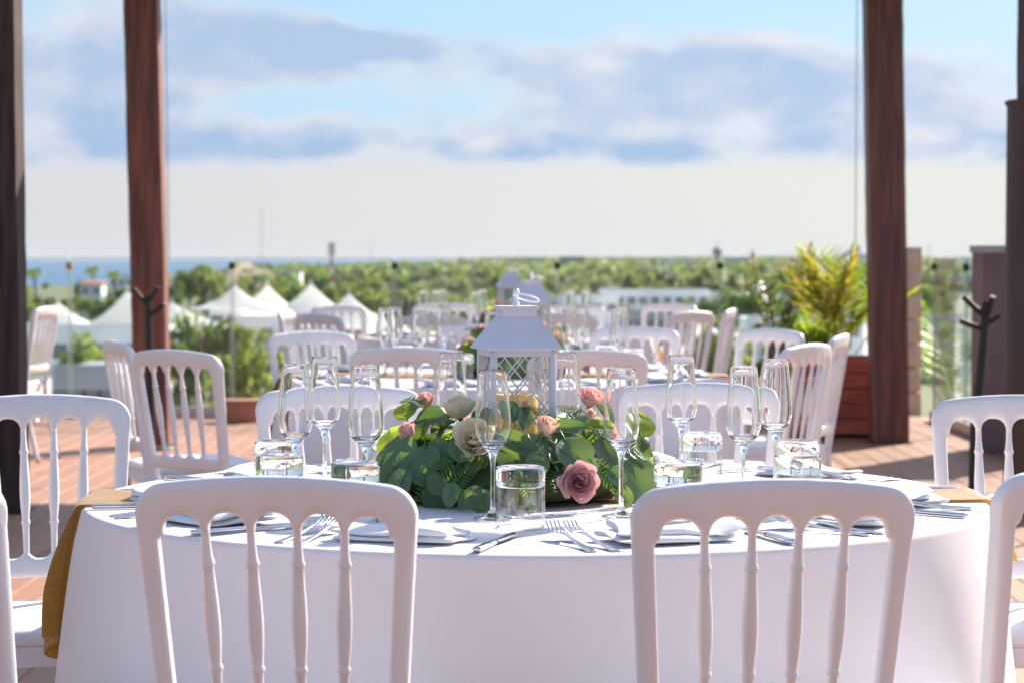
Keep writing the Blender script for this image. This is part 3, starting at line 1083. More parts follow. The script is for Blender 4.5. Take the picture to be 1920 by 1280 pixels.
def table(cx, cy, seed, amp, which, rot=0.0):
    root = empty('round_table', (cx, cy, 0))
    MB().lathe([(0, TH - 0.03), (TR - 0.03, TH - 0.03), (TR - 0.02, TH - 0.017), (TR - 0.03, TH - 0.006), (0, TH - 0.006)], 64).build('tabletop', M['bark'], root, False)
    for k in range(4):
        a = k * PI / 2 + PI / 4
        MB().tube([(0.55 * math.cos(a), 0.55 * math.sin(a), TH - 0.035), (0.6 * math.cos(a), 0.6 * math.sin(a), 0.0)], 0.016, 10).build('leg', M['mast_grey'], root)
    tag(root, 'round banquet table hidden under the %s white cloth' % which, 'table', 'round banquet tables')
    c = inst('tablecloth', cloth_mesh(seed, amp), None, (cx, cy, 0))
    tag(c, 'white cloth hanging over the %s round table' % which, 'tablecloth', 'white tablecloths')
    r = inst('table_runner', RUN, None, (cx, cy, 0.003), (0, 0, rot))
    tag(r, 'gold runner lying across the %s table and hanging at its left' % which, 'table runner', 'gold table runners')


T1, T2, T3 = (0.045, 4.42), (-0.03, 8.88), (-0.04, 13.3)
table(T1[0], T1[1], 1, 0.010, 'nearest', 0.05)
table(T2[0], T2[1], 2, 0.010, 'middle', 0.02)
table(T3[0], T3[1], 3, 0.010, 'farthest', -0.02)
ZT = TH + 0.001


# ------------------------------------------------------------------ glassware
def flute_meshes():
    bowl = [(0.0125, 0.1250), (0.0205, 0.1310), (0.0275, 0.1400), (0.0312, 0.1500), (0.0325, 0.1600), (0.0322, 0.172), (0.0305, 0.195), (0.0283, 0.22), (0.0260, 0.245), (0.02485, 0.262), (0.0248, 0.2636)]
    inn = [(max(r - 0.0013, 0.001), z + (0.004 if i == 0 else 0.0)) for i, (r, z) in enumerate(bowl)]
    bowl.append((0.0245, 0.2644)); inn[-1] = (0.0240, 0.2636); inn.append((0.0243, 0.2643))
    bm_ = MB().lathe(bowl + inn[::-1], 48).mesh('bowl', M['glass'], True)
    rim = MB().lathe([(0.0242, 0.2635), (0.0251, 0.2635), (0.0253, 0.2648), (0.0247, 0.2655), (0.0241, 0.2648), (0.0242, 0.2635)], 40).mesh('rim', M['glass'], True)
    st = [(0.0, 0.0010), (0.033, 0.0010), (0.0345, 0.002), (0.0335, 0.0032), (0.020, 0.0055), (0.008, 0.011), (0.0046, 0.022), (0.0038, 0.05), (0.0038, 0.085),
          (0.0050, 0.105), (0.0088, 0.118), (0.0150, 0.1258), (0.0235, 0.1335), (0.0268, 0.1375), (0.0235, 0.1372), (0.0150, 0.1345), (0.007, 0.1335), (0.0, 0.1333)]
    sm = MB().lathe(st, 36).mesh('stem', M['glass'], True)
    return bm_, rim, sm


def tumbler_meshes():
    wall = MB().lathe([(0.0415, 0.001), (0.0425, 0.03), (0.0428, 0.072)], 40).mesh('wall', M['bowl_glass'], True)
    inner = MB().lathe([(0.0385, 0.001), (0.0395, 0.03), (0.0395, 0.066)], 40).mesh('wall', M['bowl_glass'], True)
    base = MB().lathe([(0.0, 0.0745), (0.030, 0.0735), (0.0385, 0.070), (0.0425, 0.0725), (0.0428, 0.078), (0.0428, 0.0985), (0.0415, 0.1035), (0.0385, 0.1052), (0.034, 0.1045), (0.020, 0.1018), (0.0, 0.1008)], 40).mesh('base', M['glass'], True)
    rim = MB().lathe([(0.0385, 0.0008), (0.0415, 0.0008), (0.0417, 0.0025), (0.0383, 0.0025), (0.0385, 0.0008)], 40).mesh('rim', M['glass'], True)
    return wall, inner, base, rim


FL, TU = flute_meshes(), tumbler_meshes()


def flute(x, y, label, group, rz=0):
    r = empty('champagne_flute', (x, y, ZT), rz)
    inst('bowl', FL[0], r); inst('stem', FL[2], r)
    return tag(r, label, 'flute', group)


def tumbler(x, y, label, group):
    r = empty('water_tumbler', (x, y, ZT))
    inst('wall', TU[0], r); inst('lining', TU[1], r); inst('base', TU[2], r); inst('rim', TU[3], r)
    return tag(r, label, 'tumbler', group)


GF, GT = 'champagne flutes on the nearest table', 'upturned tumblers on the nearest table'
for px, rim, lab in ((553, 682, 'champagne flute farthest left on the nearest table'), (608, 668, 'champagne flute second from the left on the nearest table'),
                     (685, 686, 'champagne flute just left of the flowers, third from left'), (847, 660, 'champagne flute behind the cream roses, left of the lantern'),
                     (924, 692, 'champagne flute standing before the lantern and flowers'), (1165, 690, 'champagne flute at front, right of the mauve rose'),
                     (1278, 665, 'champagne flute right of the flowers at the rear'), (1058, 660, 'champagne flute half hidden behind the lantern at right'),
                     (1395, 685, 'champagne flute second from the right on the nearest table'), (1455, 672, 'champagne flute farthest right on the nearest table')):
    Y = FPX * (CAMZ - ZT - 0.265) / (rim - HZ)
    flute((px - 960) * Y / FPX, Y, lab, GF)
for px, top, lab in ((517, 826, 'upturned tumbler at far left, the rear one of two'), (523, 853, 'upturned tumbler at far left, the front one of two'),
                     (665, 866, 'upturned tumbler left of the flowers below the third flute'), (976, 874, 'upturned tumbler at front beside the forks'),
                     (1316, 811, 'upturned tumbler at the rear, right of the flowers'), (1272, 866, 'upturned tumbler right of the flowers, nearer one'),
                     (1497, 825, 'upturned tumbler at far right, the rear one of two'), (1497, 851, 'upturned tumbler at far right, the front one of two'),
                     (735, 809, 'upturned tumbler half hidden behind the left of the flowers')):
    Y = FPX * (CAMZ - ZT - 0.105) / (top - HZ)
    tumbler((px - 960) * Y / FPX, Y, lab, GT)


# ------------------------------------------------------------------ cutlery and napkins
def sheet_strip(prof, th, seg=1):
    """prof: list of (y, halfwidth, z): a solid strip"""
    m = MB()
    lp = []
    for y, w, z in prof:
        b_ = min(th * 0.4, w * 0.5)
        lp.append([(-w, y, z), (-w + b_, y, z - th / 2), (w - b_, y, z - th / 2), (w, y, z), (w - b_, y, z + th / 2), (-w + b_, y, z + th / 2)])
    return m.loops(lp)


def fork_mesh():
    m = sheet_strip([(-0.105, 0.0085, 0.004), (-0.10, 0.0095, 0.004), (-0.06, 0.0070, 0.0045), (-0.02, 0.0042, 0.006), (0.01, 0.0036, 0.009), (0.026, 0.0045, 0.011),
                     (0.034, 0.0095, 0.0112), (0.042, 0.0122, 0.010), (0.05, 0.0126, 0.0085)], 0.0026)
    for k in range(4):
        x0 = (k - 1.5) * 0.0070
        lp = []
        for y, w, z in ((0.048, 0.0026, 0.0088), (0.062, 0.0023, 0.0085), (0.080, 0.0020, 0.0125), (0.095, 0.0014, 0.021)):
            lp.append([(x0 - w, y, z - 0.001), (x0 + w, y, z - 0.001), (x0 + w, y, z + 0.001), (x0 - w, y, z + 0.001)])
        m.loops(lp)
    return m.mesh('fork', M['steel'], True)


def knife_mesh():
    m = sheet_strip([(-0.115, 0.0075, 0.005), (-0.111, 0.0092, 0.005), (-0.06, 0.0080, 0.005), (-0.02, 0.0060, 0.005), (-0.008, 0.0062, 0.005)], 0.0075)
    lp = []
    for y, l, r_ in ((-0.010, -0.006, 0.006), (0.0, -0.0075, 0.008), (0.03, -0.0075, 0.0095), (0.075, -0.0075, 0.0098), (0.10, -0.0072, 0.007), (0.112, -0.006, 0.0), (0.116, -0.005, -0.004)):
        lp.append([(l, y, 0.0035), (r_, y, 0.0048), (l, y, 0.006)])
    m.loops(lp)
    return m.mesh('knife', M['steel'], True)


FORK, KNIFE = fork_mesh(), knife_mesh()


def napkin_mesh(seed):
    rn = random.Random(seed)
    ph = [rn.uniform(0, 6.28) for _ in range(8)]
    m = MB()
    for lay in range(2):
        sx, sy = 0.118 - 0.012 * lay, 0.066 - 0.010 * lay
        ox, oy = rn.uniform(-.012, .012), rn.uniform(-.006, .006)
        rot = rn.uniform(-.16, .16)
        zb = 0.0055 + lay * 0.0088
        def fn(u, v):
            a = 2 * PI * u
            c, s_ = math.cos(a), math.sin(a)
            x_ = math.copysign(abs(c) ** 0.28, c); y_ = math.copysign(abs(s_) ** 0.28, s_)
            b_ = (v - 0.5) * PI
            rr = max(math.cos(b_), 0) ** 0.35
            zz = math.sin(b_)
            px_, py_ = x_ * sx * rr, y_ * sy * rr
            w = 1 + 0.07 * math.sin(px_ * 40 + ph[lay]) + 0.07 * math.sin(py_ * 60 + ph[lay + 3]) - 0.10 * max(abs(px_) / 0.12 - 0.5, 0)
            px_, py_ = px_ * w, py_ * w
            wave = 0.0055 * (lay + 1) / 2 * (math.sin(px_ * 38 + py_ * 21 + ph[3]) + math.sin(py_ * 55 - px_ * 17 + ph[4])) * (1 if zz > 0 else 0.4)
            lift = 0.010 * max(abs(px_) / 0.12 - 0.6, 0) * (1 + math.sin(ph[5] + lay))
            X = ox + px_ * math.cos(rot) - py_ * math.sin(rot); Y_ = oy + px_ * math.sin(rot) + py_ * math.cos(rot)
            return (X, Y_, max(zb + zz * 0.0050 + wave + lift, 0.0008 + 0.0003 * zz))
        m.grid(fn, 72, 10, wrap=True)
    return m.mesh('napkin', M['napkin'], True)


NAP = [napkin_mesh(k) for k in range(4)]
SETS = [(-108, 'front left'), (-72, 'front right'), (-36, 'right, nearer'), (-4, 'far right'), (36, 'rear right'), (72, 'rear, right of the lantern'),
        (108, 'rear, left of the lantern'), (144, 'rear left'), (184, 'far left'), (216, 'left, nearer')]


def setting(cx, cy, a, where, table_name, cutlery, seed):
    rn = random.Random(seed)
    ux, uy = math.cos(a), math.sin(a)            # outward, toward the chair
    tx, ty = -uy, ux                              # along the edge, sitter's left is +t (sitter looks inward)
    base_rot = a + PI / 2                         # local +y points inward
    def place(r, t):
        return (cx + ux * r + tx * t, cy + uy * r + ty * t, ZT)
    n = inst('napkin', NAP[seed % 4], None, place(0.705, rn.uniform(-.01, .01)), (0, 0, base_rot + rn.uniform(-.12, .12)))
    tag(n, 'folded white napkin at the %s place of the %s table' % (where, table_name), 'napkin', 'napkins on the %s table' % table_name)
    if not cutlery: return
    for k, (t, r) in enumerate(((-0.145, 0.715), (-0.178, 0.708))):
        f = inst('fork', FORK, None, place(r, t), (R(3.0), 0, base_rot + rn.uniform(-.06, .06)))
        f.location.z += 0.002
        tag(f, '%s silver fork at the %s place of the nearest table' % (('inner', 'outer')[k], where), 'fork', 'forks on the nearest table')
    f = inst('knife', KNIFE, None, place(0.715, 0.160), (0, 0, base_rot + rn.uniform(-.05, .05)))
    tag(f, 'silver knife at the %s place of the nearest table' % where, 'knife', 'knives on the nearest table')


for k, (a, w) in enumerate(SETS):
    setting(T1[0], T1[1], R(a), w, 'nearest', True, 10 + k)
for T, nm, s0 in ((T2, 'middle', 40), (T3, 'farthest', 60)):
    for k, (a, w) in enumerate(SETS):
        setting(T[0], T[1], R(a + 4), w, nm, False, s0 + k)
    for k in range(10):
        a = R(-108 + 36 * k + (6 if nm == 'middle' else -8))
        flute(T[0] + 0.47 * math.cos(a + 0.12), T[1] + 0.47 * math.sin(a + 0.12), 'champagne flute at the %s place of the %s table' % (SETS[k][1], nm), 'champagne flutes on the %s table' % nm)
        tumbler(T[0] + 0.50 * math.cos(a - 0.10), T[1] + 0.50 * math.sin(a - 0.10), 'upturned tumbler at the %s place of the %s table' % (SETS[k][1], nm), 'upturned tumblers on the %s table' % nm)


# ------------------------------------------------------------------ lanterns
def lantern(loc, rz, label):
    root = empty('lantern', loc, rz)
    B, Hb, He = 0.064, 0.018, 0.278
    me = bevel_mesh(MB().box((0, 0, 0.009), (0.144, 0.144, 0.018)).mesh('base', M['white_metal']), 0.003, 1)
    inst('base', me, root)
    for sx in (-1, 1):
        for sy in (-1, 1):
            me = bevel_mesh(MB().box((0, 0, 0), (0.013, 0.013, He - Hb)).mesh('corner_post', M['white_metal']), 0.0015, 1)
            inst('corner_post', me, root, (sx * (B - 0.0065), sy * (B - 0.0065), (He + Hb) / 2))
    for k in range(4):
        q = Matrix.Rotation(k * PI / 2, 4, 'Z')
        m = MB()
        hw, z0, z1 = B - 0.0135, Hb + 0.002, He - 0.012
        slope = 1.22
        sp = 0.041
        for s in (-1, 1):
            c = -0.4
            while c < 0.5:
                # line z = z0 + s*slope*x + c
                pts = []
                for x_ in np.linspace(-hw, hw, 60):
                    z = z0 + s * slope * x_ + c
                    if z0 <= z <= z1: pts.append((x_, z))
                if len(pts) > 4:
                    yo = -B + 0.005 + (0.0022 if s > 0 else 0)
                    a_, b_ = pts[0], pts[-1]
                    m.tube([q @ Vector((a_[0], yo, a_[1])), q @ Vector((b_[0], yo, b_[1]))], 0.0017, 6)
                c += sp * slope
        m.build('lattice', M['white_metal'], root)
        m = MB().box((0, 0, 0), (0.104, 0.012, 0.012))
        inst('top_bar', m.mesh('top_bar', M['white_metal']), root, q @ Vector((0, -B + 0.0066, He - 0.0061)), (0, 0, k * PI / 2))
        g = MB().add([(-hw, 0, z0), (hw, 0, z0), (hw, 0, z1), (-hw, 0, z1)], [(0, 1, 2, 3)])
        inst('pane', g.mesh('pane', M['lantern_glass']), root, q @ Vector((0, -B + 0.0115, 0)), (0, 0, k * PI / 2))
    E, Nk = 0.0745, 0.034
    m = MB()
    def sq(h, z): return [(-h, -h, z), (h, -h, z), (h, h, z), (-h, h, z)]
    m.loops([sq(E, He), sq(E, He + 0.0035), sq(Nk, 0.340), sq(Nk, 0.3405)])
    m.build('roof', M['white_metal'], root)
    m = MB().loops([sq(0.033, 0.3406), sq(0.033, 0.352), sq(0.0355, 0.353), sq(0.0355, 0.357), sq(0.0385, 0.3575), sq(0.0385, 0.361)])
    m.build('chimney', M['white_metal'], root)
    m = MB().lathe([(0.006, 0.361), (0.0075, 0.366), (0.004, 0.370), (0.004, 0.380), (0.0065, 0.384), (0.0068, 0.389), (0.004, 0.3935), (0, 0.394)], 16)
    m.build('knob', M['ring'], root, True)
    pts = []
    for k in range(33):
        a = 2 * PI * k / 32
        pts.append((0.019 + 0.025 * math.cos(a), -0.004 + 0.016 * math.sin(a), 0.3765 - 0.26 * (0.025 * math.cos(a)) - 0.3 * 0.016 * math.sin(a)))
    MB().tube(pts, 0.0018, 8).build('ring_handle', M['ring'], root, True)
    cn = MB().lathe([(0, 0.0185), (0.041, 0.0185), (0.042, 0.022), (0.042, 0.185), (0.040, 0.191), (0.036, 0.1915), (0.020, 0.186), (0, 0.185)], 36).build('candle', M['wax'], root, True)
    MB().tube([(0, 0, 0.184), (0.001, 0, 0.193), (0.003, 0, 0.199)], 0.0011, 6).build('wick', M['wick'], cn)
    tag(root, label, 'lantern', 'white lanterns with candles')
    return root


LZ = ZT + 0.007
lantern((0.008, 4.42, LZ), R(13), 'large white lattice lantern with yellow candle on the nearest table')
lantern(((996 - 960) * 8.95 / FPX, 8.95, LZ), R(13), 'white lantern on the middle table behind the large one')
lantern(((957 - 960) * 13.3 / FPX, 13.4, LZ), R(13), 'small white lantern on the farthest table')


# ------------------------------------------------------------------ floral centrepieces
def leaf_mesh(seed, w=1.0, l=1.0, cup=0.15, mat='euc'):
    """leaf of unit length along +y, stalk at origin, upper face +z"""
    rn = random.Random(seed)
    ph = rn.uniform(0, 6.28)
    nv, nu = 8, 8
    def fn(u, v):
        t = v
        hw = 0.5 * w * (math.sin(PI * min(max(t, 0.0), 1.0) ** 0.85)) ** 0.55
        s = (u - 0.5) * 2
        x_ = s * hw
        z = cup * (abs(s) ** 1.5) * hw - 0.10 * cup * 4 * (t - 0.5) ** 2 + 0.025 * math.sin(7 * t + ph + 2 * s)
        if abs(s) < 0.05: z -= 0.012
        return (x_, 0.06 + t * 0.94 * l, z)
    m = MB().grid(fn, nu, nv)
    m.tube([(0, -0.12, -0.01), (0, 0.06, -0.006), (0, 0.5, -0.014)], [0.016, 0.016, 0.008], 5)
    return m.mesh('leaf', M[mat], True, fix=False)


LEAF = [leaf_mesh(1, 0.95, 1, 0.20), leaf_mesh(2, 0.85, 1, 0.30), leaf_mesh(3, 1.02, 1, 0.12), leaf_mesh(4, 0.72, 1.05, 0.25)]
LEAFB = [leaf_mesh(5, 0.85, 1, 0.2, 'euc_bright'), leaf_mesh(6, 0.95, 1, 0.15, 'euc_bright')]


def fern_mesh(seed):
    rn = random.Random(seed)
    m = MB()
    pts = [Vector((0.04 * math.sin(t * 3), t, -0.18 * t * t)) for t in np.linspace(0, 1, 10)]
    m.tube(pts, [0.012 * (1 - 0.8 * i / 9) for i in range(10)], 5)
    for k in range(13):
        t = 0.12 + 0.86 * k / 12
        f = t * 9; i = min(int(f), 8)
        p = pts[i].lerp(pts[i + 1], f - i)
        ll = 0.30 * (1.02 - t) ** 0.7 * (0.6 + 0.4 * min(t / 0.25, 1)) + 0.02
        for s in (-1, 1):
            d = Vector((s * 0.92, 0.40, rn.uniform(-.12, .12))).normalized()
            w = Vector((-d.y * s, abs(d.x), 0)) * 0.034 * (1.1 - 0.5 * t)
            z = Vector((0, 0, 0.012))
            m.add([p, p + d * ll * .25 + w + z, p + d * ll * .45 + w * .55, p + d * ll * .6 + w * .8, p + d * ll,
                   p + d * ll * .62 - w * .7, p + d * ll * .45 - w * .5, p + d * ll * .25 - w + z], [(0, 1, 2, 3, 4, 5, 6, 7)])
    return m.mesh('fern_frond', M['fern'], fix=False)


FERN = [fern_mesh(k) for k in range(3)]


def rose_petals(seed, openness, n=26):
    """petals of a rose of unit diameter opening towards +z"""
    rn = random.Random(seed)
    out = []
    for k in range(n):
        t = k / (n - 1)
        a0 = k * 2.39996 + rn.uniform(-.1, .1)
        r_top = 0.03 + (0.40 * openness + 0.08) * t ** 1.05
        hgt = 0.62 - (0.06 + 0.17 * openness) * t ** 1.4
        span = (2.6 - 1.15 * t) * (1 if t > .12 else 1.6)
        curl = 0.015 + 0.11 * t * t * openness
        z0 = 0.02
        rb = 0.03 + 0.10 * t
        pht = rn.uniform(0, 6.28)
        def fn(u, v, t=t, a0=a0, r_top=r_top, hgt=hgt, span=span, curl=curl, rb=rb, pht=pht):
            s = (u - 0.5) * 2
            a = a0 + s * span / 2 * (0.30 + 0.70 * math.sin(min(v, 1) * PI * 0.62))
            edge = 1 - 0.30 * abs(s) ** 3.5
            vv = v * edge
            belly = math.sin(min(vv, 1) * PI * 0.62) / math.sin(PI * 0.62)
            rr = rb + (r_top - rb) * min(belly, 1.15) + curl * max(vv - 0.72, 0) / 0.28 * (1 + 0.35 * math.sin(3 * s + pht))
            rr += 0.008 * s * (1 + t) + 0.006 * math.sin(5 * s + pht)
            z = z0 + hgt * vv - 0.30 * curl * (max(vv - 0.75, 0) / 0.25) ** 2
            return (rr * math.cos(a), rr * math.sin(a), z)
        out.append(fn)
    return out


def rose(name_mat, parent, loc, direction, diam, openness, seed, n=22, squash=1.0):
    me_list = rose_cache.get((name_mat, openness, seed, n))
    if me_list is None:
        me_list = [MB().grid(fn, 9, 7).mesh('petal', M[name_mat], True, fix=False) for fn in rose_petals(seed, openness, n)]
        rose_cache[(name_mat, openness, seed, n)] = me_list
    r = bpy.data.objects.new('rose', None); r.empty_display_size = 0.01
    col.objects.link(r); r.parent = parent
    r.location = loc
    r.rotation_mode = 'QUATERNION'
    r.rotation_quaternion = Vector(direction).to_track_quat('Z', 'Y')
    r.scale = (diam, diam, diam * squash)
    for me in me_list: inst('petal', me, r)
    inst('sepal', SEPAL, r)
    return r


rose_cache = {}
m = MB().lathe([(0.0, -0.22), (0.022, -0.2), (0.024, -0.08), (0.06, -0.04), (0.085, 0.02), (0.075, 0.06)], 12)
for k in range(5):
    a = k * 2 * PI / 5
    c, s_ = math.cos(a), math.sin(a)
    m.add([(0.08 * c - 0.03 * s_, 0.08 * s_ + 0.03 * c, 0.02), (0.08 * c + 0.03 * s_, 0.08 * s_ - 0.03 * c, 0.02), (0.27 * c, 0.27 * s_, -0.06)], [(0, 1, 2)])
SEPAL = m.mesh('sepal', M['stem_green'], True)

CR = (0.268, 0.262, 0.165)          # dome of the arrangement


def dome_hit(px, py, c):
    o = Vector((0, 0, CAMZ)) - c
    d = ray(px, py)
    s = Vector((1 / CR[0], 1 / CR[1], 1 / CR[2]))
    o2 = Vector((o.x * s.x, o.y * s.y, o.z * s.z)); d2 = Vector((d.x * s.x, d.y * s.y, d.z * s.z))
    A = d2.dot(d2); B = 2 * o2.dot(d2); C = o2.dot(o2) - 1
    disc = B * B - 4 * A * C
    t = (-B - math.sqrt(max(disc, 0))) / (2 * A)
    p = o + d * t
    n = Vector((p.x * s.x ** 2, p.y * s.y ** 2, p.z * s.z ** 2)).normalized()
    return p, n


def leaf_at(parent, p, normal, up, size, mesh, wide=1.0, name='leaf'):
    n = Vector(normal).normalized(); y = (Vector(up) - n * Vector(up).dot(n)).normalized(); x = y.cross(n)
    mat = Matrix((x, y, n)).transposed()
    o = inst(name, mesh, parent)
    o.matrix_local = Matrix.Translation(Vector(p) - y * size * 0.5) @ mat.to_4x4() @ Matrix.Diagonal((size * wide, size, size, 1))
    return o


def centrepiece(c, label, full=True):
    root = empty('floral_centrepiece', c)
    C = Vector(c)
    rn = random.Random(21)
    # leafy bed
    MB().lathe([(0.10, 0.004), (0.20, 0.004), (0.225, 0.03), (0.19, 0.075), (0.13, 0.09), (0.10, 0.06)], 32).build('moss_bed', M['moss'], root, True)
    V = lambda *a: Vector(a)
    # leaves one can pick out: photo pixel, length, width, direction of the tip, bright?
    picks = [(748, 862, 98, .95, (-.4, .9), 0), (742, 838, 80, .9, (-.5, .8), 1), (818, 798, 100, .5, (1, -.15), 0), (765, 792, 52, .9, (-.3, .9), 1), (822, 853, 56, .85, (-.7, .3), 0),
             (800, 880, 92, .9, (.2, -.9), 0), (870, 850, 72, .7, (.2, .9), 0), (968, 846, 95, .55, (.9, -.5), 0), (958, 862, 70, .75, (.7, -.5), 0), (1073, 862, 88, .95, (.3, -.9), 0), (1132, 858, 72, .72, (.1, -1), 0),
             (1062, 818, 78, .5, (.9, .1), 0), (1120, 806, 70, .42, (.9, .25), 1), (1128, 790, 64, .5, (.1, 1), 0), (1196, 812, 82, .78, (.2, .9), 1), (1186, 850, 74, .8, (.5, .7), 0),
             (1192, 905, 96, .95, (.1, -.9), 0), (1212, 892, 46, .9, (.6, .4), 1), (826, 916, 46, .95, (-.5, -.6), 0), (884, 938, 62, .7, (-.6, -.6), 0), (902, 945, 52, .95, (.2, -1), 0),
             (982, 795, 70, .42, (.2, 1), 0), (955, 786, 66, .55, (-.1, 1), 0), (760, 918, 78, .8, (-.3, -.8), 0), (712, 890, 48, .8, (-.8, .2), 1), (1005, 880, 62, .8, (-.3, -.8), 0), (1150, 905, 60, .55, (.8, -.6), 0),
             (735, 905, 70, .9, (-.6, -.5), 0), (905, 790, 52, .8, (-.6, .6), 0), (1206, 862, 58, .95, (.9, .2), 1), (1165, 935, 52, .6, (.6, -.7), 0), (850, 935, 52, .8, (-.2, -.9), 0)]
    for i, (px, py, l, w, d, br) in enumerate(picks):
        p, n = dome_hit(px, py, Vector((T1[0] - 0.045, T1[1] - 0.01, ZT)))
        sz = l * 4.2 / FPX
        up = Vector((d[0], 0, d[1]))
        n = (n * 0.8 + Vector((rn.uniform(-.22, .22), -0.65, rn.uniform(-.15, .2)))).normalized()
        me = (LEAFB if br else LEAF)[i % (2 if br else 4)]
        leaf_at(root, p + n * 0.006 * (i % 4), n, up, sz, me, w / 0.9)
    # filling leaves
    for k in range(96):
        a = rn.uniform(0, 2 * PI); h = rn.uniform(0.02, 0.92)
        rr = math.sqrt(1 - h * h) * rn.uniform(0.70, 0.90)
        if h > 0.80: rr = max(rr, 0.5)
        p = Vector((CR[0] * rr * math.cos(a), CR[1] * rr * math.sin(a), max(CR[2] * h * 0.95, 0.012)))
        n = Vector((p.x / CR[0] ** 2, p.y / CR[1] ** 2, p.z / CR[2] ** 2)).normalized() + Vector((rn.gauss(0, .4), rn.gauss(0, .4), rn.gauss(0.15, .4)))
        up = Vector((math.cos(a) + rn.gauss(0, .6), math.sin(a) + rn.gauss(0, .6), rn.gauss(-.1, .6)))
        leaf_at(root, p, n, up, rn.uniform(0.048, 0.080), LEAF[k % 4] if k % 6 else LEAFB[k % 2], rn.uniform(.75, 1.05))
    # fern fronds
    ferns = [(774, 768, 105, (-.65, 1.0), 0), (1012, 792, 80, (-.2, 1), 1), (1085, 790, 90, (.8, .5), 2), (1140, 905, 110, (.8, -.5), 0), (865, 905, 95, (.5, .8), 1), (1062, 780, 75, (-.6, .6), 2),
             (820, 905, 110, (-.7, -.5), 0), (990, 925, 85, (.3, -.8), 1), (1190, 860, 80, (.9, -.2), 2), (840, 785, 80, (.3, .9), 1)]
    for i, (px, py, l, d, q) in enumerate(ferns):
        p, n = dome_hit(px, max(py, 782), Vector((T1[0] - 0.045, T1[1] - 0.01, ZT)))
        p.z += max(782 - py, 0) * 4.2 / FPX
        n = (n + Vector((0, -0.6, 0.1))).normalized()
        leaf_at(root, p + n * 0.012, n, Vector((d[0], -0.1, d[1])), l * 4.2 / FPX, FERN[q], 1.0, 'fern_frond')
    for k in range(14):
        a = rn.uniform(0, 2 * PI)
        p = Vector((0.2 * math.cos(a), 0.2 * math.sin(a), rn.uniform(0.04, 0.12)))
        leaf_at(root, p, Vector((math.cos(a) * .5, math.sin(a) * .5, 1)), Vector((math.cos(a), math.sin(a), rn.uniform(-.3, .4))), rn.uniform(0.09, 0.13), FERN[k % 3], 1.0, 'fern_frond')
    # curved stems
    for k in range(10):
        a = rn.uniform(0, 2 * PI)
        pts = [Vector((0.12 * math.cos(a), 0.12 * math.sin(a), 0.05)), Vector((0.2 * math.cos(a + .2), 0.2 * math.sin(a + .2), 0.13)), Vector((0.27 * math.cos(a + .5), 0.27 * math.sin(a + .5), 0.06))]
        MB().tube(pts, 0.0018, 5).build('stem', M['stem_green'], root)
    # roses: pixel, direction, diameter, openness
    cl = Vector((T1[0] - 0.045, T1[1] - 0.01, ZT))
    roses = [('rose_mauve', 1077, 917, (0.12, -0.97, 0.22), 0.069, 0.95, 1, 26, 'mauve pink rose opened towards the viewer'),
             ('rose_cream', 895, 845, (-0.25, -0.82, 0.52), 0.080, 0.85, 2, 24, 'cream rose in full bloom'),
             ('rose_blush', 1020, 826, (0.15, -0.35, 0.93), 0.062, 0.55, 3, 20, 'blush rose seen from the side'),
             ('rose_cream', 866, 792, (-0.1, 0.1, 1), 0.072, 0.8, 2, 24, None),
             ('rose_pink', 776, 833, (-0.45, -0.35, 0.85), 0.052, 0.45, 4, 18, 'dusty pink half open rose'),
             ('rose_pink', 806, 776, (-0.1, -0.1, 1), 0.050, 0.6, 4, 18, None),
             ('rose_pink', 1100, 772, (0.15, -0.3, 0.9), 0.060, 0.85, 5, 22, 'bright pink rose at the top right'),
             ('rose_blush', 1098, 803, (0.3, -0.7, 0.5), 0.034, 0.35, 6, 14, None),
             ('rose_pink', 984, 787, (-0.3, -0.6, 0.7), 0.026, 0.35, 6, 14, None)]
    for mt, px, py, d, dm, op, sd, n, lab in roses:
        p, nn = dome_hit(px, max(py, 786), cl)
        p.z += max(786 - py, 0) * 4.25 / FPX
        d = Vector(d).normalized()
        r = rose(mt, root, p + nn * 0.022 - d * dm * 0.30, d, dm, op, sd, n)
        if lab: r['label'] = lab
    for k, (a, mt) in enumerate(((0.5, 'rose_pink'), (1.2, 'rose_cream'), (2.0, 'rose_blush'), (2.7, 'rose_mauve'))):
        op, sd, n = {'rose_pink': (0.85, 5, 22), 'rose_cream': (0.85, 2, 24), 'rose_blush': (0.55, 3, 20), 'rose_mauve': (0.95, 1, 26)}[mt]
        rose(mt, root, (0.19 * math.cos(a), 0.19 * math.sin(a), 0.10), (math.cos(a) * .7, math.sin(a) * .7, .7), 0.065, op, sd, n)
    tag(root, label, 'flowers', 'floral centrepieces round the lanterns')
    return root


cp = centrepiece((T1[0] - 0.045, T1[1] - 0.01, ZT + 0.008), 'roses and eucalyptus leaves round the large lantern on the nearest table')
for T, nm, rz in ((T2, 'middle', 0.7), (T3, 'farthest', 2.1)):
    c2 = copy_tree(cp)
    c2.location = (T[0] + 0.05, T[1] + 0.03, ZT + 0.008)
    c2.rotation_euler = (0, 0, rz)
    c2['label'] = 'roses and green leaves round the lantern on the %s table' % nm


